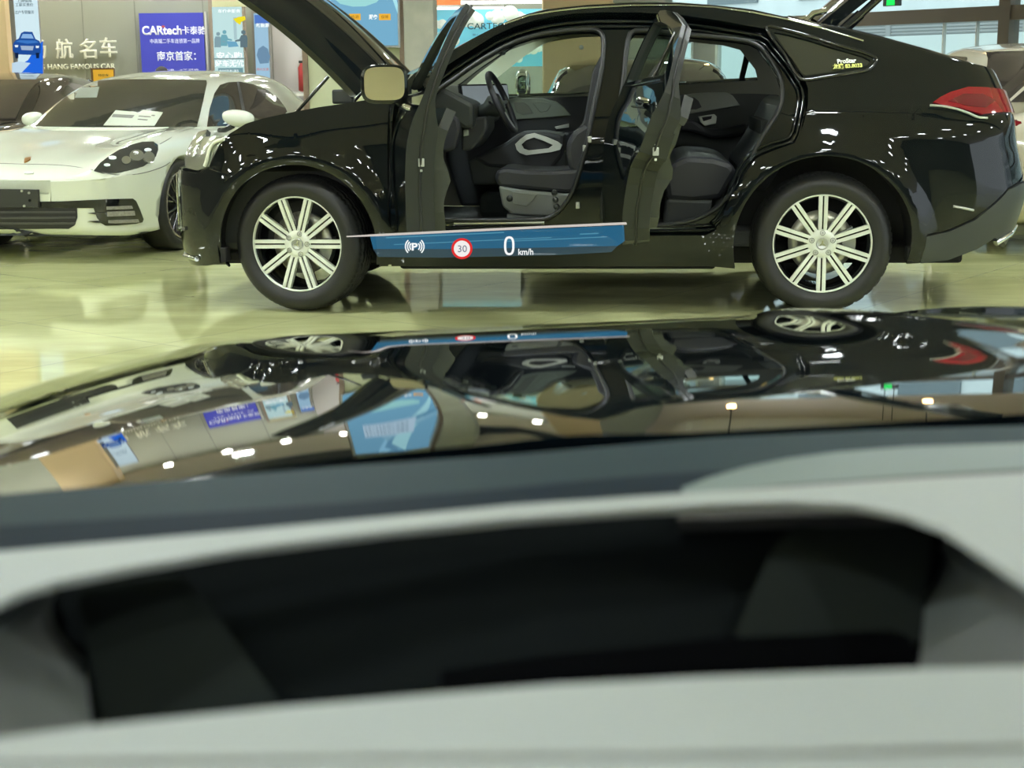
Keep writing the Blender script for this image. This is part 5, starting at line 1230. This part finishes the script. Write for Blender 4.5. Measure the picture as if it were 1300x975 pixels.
Ed = [(0, 1), (1, 2), (2, 3), (3, 4), (4, 5), (2, 6), (6, 7), (7, 8), (8, 9), (2, 10), (10, 11), (11, 12), (12, 13), (0, 14), (14, 15), (15, 16), (16, 17), (0, 18), (18, 19), (19, 20), (20, 21)]
Rd = [(.15, .10), (.14, .095), (.15, .10), .05, (.078, .09), (.07, .085), .055, .042, .032, (.03, .018), .055, .042, .032, (.03, .018), .085, .058, .042, .035, .085, .058, .042, .035]
skin('body', J, Ed, Rd, mat('dark_clothes', (.05, .055, .07), .8), per)
b = B(); bm = bmesh.new(); bmesh.ops.create_uvsphere(bm, u_segments=24, v_segments=14, radius=1); b.bm(bm, smooth=True, M=Matrix.Diagonal((hs, hs, hs, 1)) @ Matrix.Translation((0, -.012, 1.505)) @ Matrix.Diagonal((.078, .096, .112, 1))); b.obj('head', mat('skin', (.48, .30, .21), .55), per)
b = B(); bm = bmesh.new(); bmesh.ops.create_uvsphere(bm, u_segments=24, v_segments=14, radius=1)
bmesh.ops.delete(bm, geom=[v for v in bm.verts if v.co.z < -.1 and v.co.y < .2], context='VERTS'); b.bm(bm, smooth=True, M=Matrix.Diagonal((hs, hs, hs, 1)) @ Matrix.Translation((0, .0, 1.525)) @ Matrix.Diagonal((.090, .102, .100, 1))); b.obj('hair', mat('dark_hair', (.02, .016, .013), .6), per)
# ================================================================= the car the photograph is taken from
FA = R(11.0); FU = Vector((math.cos(FA), math.sin(FA), 0)); FV = Vector((-math.sin(FA), math.cos(FA), 0)); UC = .48
def fw(u, v, z): q = FU*u+FV*v; return Vector((q.x, q.y, z))
floc = fw(UC, 1.4, 0); fcar = empty('car', floc, FA); tag(fcar, 'car the view is taken from, dark glossy bonnet and grey dashboard with a display recess', 'car')
FINV = (Matrix.Translation(floc) @ Matrix.Rotation(FA, 4, 'Z')).inverted()
def fobj(b, name, m, parent=None):
    o = b.obj(name, m); o.data.transform(FINV); o.parent = parent or fcar; return o
SL = smooth_table([(.6, -.03), (.80, -.04), (.95, -.051), (1.16, -.087), (1.6, -.115), (2.0, -.136), (2.40, -.156), (2.56, -.20), (2.68, -.42), (2.78, -1.2), (2.82, -2.4)])
_zt = [(.6, 1.0800)]
_v = .6; _z = 1.0800
while _v < 2.83:
    _z += SL(_v+.005)*.01; _v += .01; _zt.append((_v, _z))
def bz(u, v):
    z = lerp_table(_zt, v); du = u-UC
    if du < -.36: z -= .075*((-du-.36)/.5)**1.7
    if du > .95: z -= .10*((du-.95)/.4)**1.7
    # pressed line running forwards and outwards on the right of the bonnet, the left one its mirror image
    for sg in (1, -1):
        t = sg*du-(.30+.155*(v-1.2)); z += -.055*max(0, t)*sstep(0, .10, t)*(1 if sg > 0 else .25)+.010*math.exp(-(t/.05)**2)*(1 if sg > 0 else .3)
    z += .020*math.exp(-((du-.86)/.14)**2)
    return z
FPAINT = mat('bonnet_paint', (.003, .006, .009), .025, coat=1.0, spec=.8)
b = B(); rows = []
NU, NV = 90, 120
for i in range(NV+1):
    v = .93+(2.80-.93)*i/NV; rows.append([fw(UC-.93+1.86*j/NU, v, bz(UC-.93+1.86*j/NU, v)) for j in range(NU+1)])
b.grid(rows); b.grid([[p+Vector((0, 0, -.02)) for p in r] for r in rows])
edge = [r[0] for r in rows]+rows[-1][1:]+[r[-1] for r in rows[::-1]][1:]+rows[0][::-1][1:]
b.grid([edge, [p+Vector((0, 0, -.02)) for p in edge]], smooth=False)
fobj(b, 'bonnet', FPAINT)
# wings with their wheel arches, nose, wheels
for sg in (-1, 1):
    uu = UC+sg*.93
    top = [(v, bz(uu, v)-.004) for v in [.86+1.9*k/14 for k in range(15)]]
    V, F, E_ = fill2d(top[::-1]+[(.86, .30), (1.38, .30)]+arc(1.86, .385, .46, 190, -10, 24)+[(2.6, .28), (2.79, .35)], (), .12); b = B()
    shell(b, V, F, E_, lambda v, z: fw(uu+sg*.05*math.sin(max(0, min(1, (z-.3)/.6))*math.pi)-sg*.25*sstep(2.4, 2.85, v), v, z), lambda v, z: fw(uu-sg*.03-sg*.25*sstep(2.4, 2.85, v), v, z)); fobj(b, 'front_wing', FPAINT)
    w = copy_tree(w_r, fcar); w.location = FINV @ fw(uu+sg*.035, 1.86, .39); w.rotation_euler = (0, 0, -math.pi/2*sg*-1)
b = B(); rows = []
for i in range(15):
    t = i/14; z = bz(UC, 2.80)*(1-t)+.25*t; bul = .09*math.sin(t*math.pi)
    rows.append([fw(UC+x*.93, 2.80+bul-.16*abs(x)**3, z-(bz(UC, 2.8)-bz(UC+x*.93, 2.8))*(1-t)) for x in [-1+2*k/24 for k in range(25)]])
b.grid(rows); b.grid([[p-FV*.03 for p in r] for r in rows]); fobj(b, 'front_bumper', FPAINT)
b = B(); b.prism([(UC-.42, .42), (UC+.42, .42), (UC+.48, .70), (UC-.48, .70)], 2.86, 2.91, 'Y'); b.v = [tuple(fw(x, y, z)) for x, y, z in b.v]; fobj(b, 'grille', GLOSSBLK)
b = B(); b.box((UC-.85, 1.0, .28), (UC+.85, 2.7, .60)); b.v = [tuple(fw(x, y, z)) for x, y, z in b.v]; fobj(b, 'underbody', WELL)
# ---- scuttle, black glass border, grey-teal panel, dashboard
def zplate(name, poly, z, th, m, parent=None, res=60, z2=None, holes=()):
    V, F, E_ = fill2d(poly, holes, res); b = B()
    shell(b, V, F, E_, lambda x, y: at_z(x, y, z), lambda x, y: at_z(x, y, z)+Vector((0, 0, -th))); return fobj(b, name, m, parent)
zplate('scuttle_panel', [(-300, 652), (0, 628), (200, 611), (430, 592), (650, 577), (900, 556), (1100, 546), (1300, 540), (1600, 532), (1600, 640), (900, 660), (300, 700), (-300, 760)], 1.074, .02, mat('scuttle', (.010, .024, .030), .6, spec=.10))
zplate('glass_border', [(-300, 710), (0, 668), (200, 655), (430, 639), (650, 619), (800, 605), (900, 598), (1000, 600), (900, 660), (300, 715), (-300, 780)], 1.079, .006, mat('border_navy', (.003, .010, .018), .6, spec=.05))
zplate('grey_teal_panel', [(866, 619), (900, 606), (950, 592), (1000, 582), (1060, 574), (1150, 567), (1300, 562), (1600, 556), (1600, 610), (1300, 622), (1000, 640), (866, 640)], 1.084, .010, mat('grey_teal', (.092, .128, .124), .5))  # pale grey-teal strip right of the glass border
zplate('seam_gap', [(860, 628), (1000, 615), (1150, 604), (1300, 595), (1600, 576), (1600, 640), (860, 660)], 1.090, .006, mat('gap_black', (.010, .011, .012), .6))
DZ = 1.10
DASH = mat('dash_grey', (.255, .28, .275), .62, bump=(420, .25))
hole = [(-140, 830), (-40, 782), (20, 752), (70, 737), (175, 717), (300, 696), (500, 672), (650, 657), (900, 640), (1000, 637), (1085, 640), (1150, 652), (1200, 670), (1262, 711), (1330, 757), (1440, 840), (1300, 846), (1170, 849), (900, 859), (700, 869), (350, 898), (105, 923), (0, 937), (-140, 955)]
outer = [(-400, 740), (0, 700), (300, 674), (650, 641), (900, 624), (1000, 618), (1150, 608), (1300, 600), (1700, 575), (1700, 1060), (650, 1080), (-400, 1080)]
V, F, E_ = fill2d(outer, [hole], 60); b = B()
shell(b, V, F, E_, lambda x, y: at_z(x, y, DZ), lambda x, y: at_z(x, y, DZ)+Vector((0, 0, -.002))); dash = fobj(b, 'dashboard', DASH)
# rounded far lip: the edge of the recess rolls down
hp_ = [at_z(x, y, DZ) for x, y in hole]; cen = sum(hp_, Vector())/len(hp_)
def ringp(f, dz): return [cen+(p-cen)*f+Vector((0, 0, dz)) for p in hp_]
b = B(); loop = lambda r: r+r[:1]
b.grid([loop(ringp(1, 0)), loop(ringp(.997, -.0006)), loop(ringp(.995, -.0018)), loop(ringp(.9945, -.0035))], smooth=True); fobj(b, 'recess_lip', DASH, dash)
# sloped grey cheeks at both ends of the recess
CHEEK = mat('cheek_shaded_grey', (.030, .037, .036), .6, bump=(420, .2))  # dash plastic again, its lower light put into a darker colour
def quad3(name, pts, m, parent=dash, th=.006, n=10):
    b = B(); a, c, d, e = pts
    b.grid([[a.lerp(c, i/n).lerp(e.lerp(d, i/n), j/n) for j in range(n+1)] for i in range(n+1)]); b.grid([[a.lerp(c, i/n).lerp(e.lerp(d, i/n), j/n)+Vector((0, 0, -th)) for j in range(n+1)] for i in range(n+1)])
    return fobj(b, name, m, parent)
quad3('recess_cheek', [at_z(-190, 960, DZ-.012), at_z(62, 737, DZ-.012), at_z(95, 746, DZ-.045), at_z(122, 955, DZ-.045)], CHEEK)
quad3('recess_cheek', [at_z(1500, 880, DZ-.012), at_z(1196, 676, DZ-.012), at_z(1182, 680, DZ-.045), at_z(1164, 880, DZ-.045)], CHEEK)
WELLM = mat('recess_shaded_black', (.004, .0055, .006), .95, spec=.06)  # black housing, its colour deepened further for shade inside the recess
wA = at_z(650, 660, DZ-.006)
wn = Vector((math.sin(FA)*.55, -math.cos(FA)*.55, .83)).normalized()
def on_well(x, y, lift=0.0):
    d = ray(x, y); t = (wA-EYE).dot(wn)/d.dot(wn); return EYE+d*t+wn*lift
def well(name, poly, lift, th, m, parent=dash, res=50):
    V, F, E_ = fill2d(poly, (), res); b = B(); shell(b, V, F, E_, lambda x, y: on_well(x, y, lift), lambda x, y: on_well(x, y, lift-th)); return fobj(b, name, m, parent)
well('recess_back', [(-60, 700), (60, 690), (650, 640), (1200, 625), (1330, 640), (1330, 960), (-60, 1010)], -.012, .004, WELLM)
well('recess_wing', [(96, 742), (150, 731), (205, 727), (232, 734), (258, 756), (300, 815), (350, 884), (356, 960), (140, 980)], .0, .01, mat('wing_shaded_black', (.010, .013, .012), .95, spec=.08))  # wing colour deepened for the same recess shade
well('recess_wing', [(1185, 672), (1120, 661), (1050, 661), (1012, 668), (985, 690), (958, 745), (934, 806), (950, 812), (1168, 815)], .0, .01, MATS['wing_shaded_black'])
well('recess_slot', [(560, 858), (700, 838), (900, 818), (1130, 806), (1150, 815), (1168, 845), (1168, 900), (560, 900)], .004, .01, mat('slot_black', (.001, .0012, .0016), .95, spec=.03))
# faint seam on the near dashboard edge
b = B(); b.tube([at_z(x, y, DZ+.0003) for x, y in ((-400, 985), (0, 967), (400, 962), (700, 958), (1000, 956), (1300, 948), (1700, 930))], .0016, 6); fobj(b, 'dash_seam', mat('seam_grey', (.33, .35, .335), .7), dash)
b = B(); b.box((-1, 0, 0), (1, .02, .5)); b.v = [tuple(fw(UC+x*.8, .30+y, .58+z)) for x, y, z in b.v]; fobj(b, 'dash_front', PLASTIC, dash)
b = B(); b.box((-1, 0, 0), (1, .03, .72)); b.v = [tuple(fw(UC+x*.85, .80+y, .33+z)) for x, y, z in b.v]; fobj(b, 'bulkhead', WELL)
# windscreen
b = B(); rows = []
for i in range(13):
    t = i/12; rows.append([fw(UC+x*.78*(1-.15*t), .83-.66*t+.0-.10*x*x, 1.062+.66*t+.0) for x in [-1+2*k/24 for k in range(25)]])
b.grid(rows); fobj(b, 'windscreen', thin_glass('windscreen_glass', (.96, .98, .975), 1.09))
# roof, rear panel and front doors of the same car, around the camera
b = B(); rows = []
for i in range(15):
    t = i/14; v = .16-2.6*t; rows.append([fw(UC+x*.68, v-.10*x*x*(1-t), 1.725+.05*math.sin(min(1, t*1.6)*math.pi/2)-.20*t*t-.05*x*x) for x in [-1+2*k/20 for k in range(21)]])
b.grid(rows); b.grid([[p+Vector((0, 0, -.05)) for p in r] for r in rows]); fobj(b, 'roof', [FPAINT])
b = B(); b.grid([[p+Vector((0, 0, -.052)) for p in r] for r in rows]); fobj(b, 'headliner', mat('own_headliner', (.12, .12, .11), .9))
for sg in (-1, 1):
    b = B(); V, F, E_ = fill2d([(.86, .32), (.86, 1.03), (.3, 1.06), (-.6, 1.08), (-2.2, 1.12), (-2.5, .95), (-2.5, .32)], (), .15)
    shell(b, V, F, E_, lambda v, z: fw(UC+sg*(.93+.03*math.sin(max(0, (z-.3)/.8)*math.pi)), v, z), lambda v, z: fw(UC+sg*.86, v, z)); fobj(b, 'door_panel', FPAINT)
    for v0, v1 in ((-.55, -.5), (-1.6, -1.7)):
        b = B(); b.tube([fw(UC+sg*.91, v0, 1.06), fw(UC+sg*.66, v1, 1.70)], .04, 8); fobj(b, 'pillar', GLOSSBLK)
    b = B(); b.tube([fw(UC+sg*.86, .78, 1.05), fw(UC+sg*.78, .5, 1.35), fw(UC+sg*.67, .10, 1.68)], .035, 8); fobj(b, 'pillar', GLOSSBLK)
b = B(); b.grid([[fw(UC+x*.9, -2.5-.12*(1-x*x), z) for x in (-1, -.5, 0, .5, 1)] for z in (.3, .7, 1.1)]+[[fw(UC+x*.68, -2.35, 1.52) for x in (-1, -.5, 0, .5, 1)]]); fobj(b, 'tail_panel', FPAINT)
# ================================================================= head-up display image hanging ahead of the windscreen
HY = 6.45
hud = empty('head_up_display', at_y(630, 312, HY)); tag(hud, 'glowing blue head-up display band with parking symbol, 30 sign and 0 km/h', 'display')
WH = emis('hud_white', (1, 1, 1), 1.0)
polyplate('blue_band', [(470, 300), (560, 296), (700, 290), (792, 286), (793, 306), (784, 312), (700, 314), (560, 316), (474, 316)], HY, .004, glow_film('hud_blue', (.03, .16, .30), 1.0, .50), hud)
polyplate('lower_band', [(474, 316), (560, 316), (700, 314), (784, 312), (776, 320), (700, 324), (560, 327), (480, 326)], HY, .004, glow_film('hud_teal', (.06, .12, .16), 1.0, .30), hud)
for y0, y1, x0, x1 in ((301, 302.5, 490, 640), (306, 307, 640, 770), (310, 311, 500, 700), (296.5, 298, 736, 760)):
    polyplate('glow_line', [(x0, y0), (x1, y0-.045*(x1-x0)), (x1, y1-.045*(x1-x0)), (x0, y1)], HY-.006, .002, glow_film('hud_cyan_%d' % x0, (.12, .38, .52), 1.0, .35), hud)
polyplate('edge_line', [(440, 299.5), (480, 297), (580, 292), (700, 286.2), (795, 282), (796, 285), (700, 289.2), (580, 295), (480, 299.8), (440, 301)], HY-.008, .002, glow_film('hud_line', (.80, .72, .66), .85, .78), hud)
# parking symbol: P between three arcs each side
ps = txt('P', 526.5, 313.2, 7.5, 9.6, HY-.012, WH, 'parking_letter', hud, bold=.03, ext=.002)
for sg in (-1, 1):
    for k, r in enumerate((6.2, 9.0, 11.8)):
        b = B(); pts = [at_y(526.5+sg*(r*math.cos(R(a))), 313+r*.95*math.sin(R(a)), HY-.012) for a in range(-42-2*k, 43+2*k, 6)]; b.tube(pts, .0026, 6); to_local(b.obj('sensor_arc', WH), hud)
c = at_y(586.5, 315.6, HY-.014); k_ = HY/FPX
b = B(); b.lathe([(0, 0), (13.3*k_, 0), (13.3*k_, -.003), (0, -.003)], 48, M=Matrix.Translation(c)); to_local(b.obj('speed_sign', emis('hud_red', (.80, .03, .03), .95)), hud)
b = B(); b.lathe([(0, -.003), (10.3*k_, -.003), (10.3*k_, -.005), (0, -.005)], 48, M=Matrix.Translation(c)); to_local(b.obj('sign_face', emis('hud_face', (.98, .92, .90), .95)), hud)
txt('30', 587, 315.8, 11.5, 8.6, HY-.022, emis('hud_grey', (.16, .18, .28), .8), 'sign_number', hud, ext=.001)
b = B(); ov = [at_y(646.5+5.2*math.copysign(abs(math.cos(a))**.75, math.cos(a)), 312+10.6*math.copysign(abs(math.sin(a))**.75, math.sin(a)), HY-.012) for a in [2*math.pi*k/36 for k in range(36)]]; b.tube(ov, .0048, 6, closed=True); to_local(b.obj('speed_digit', WH), hud)
txt('km/h', 667.5, 319.6, 19, 8, HY-.012, WH, 'unit_text', hud, bold=.015, ext=.002)
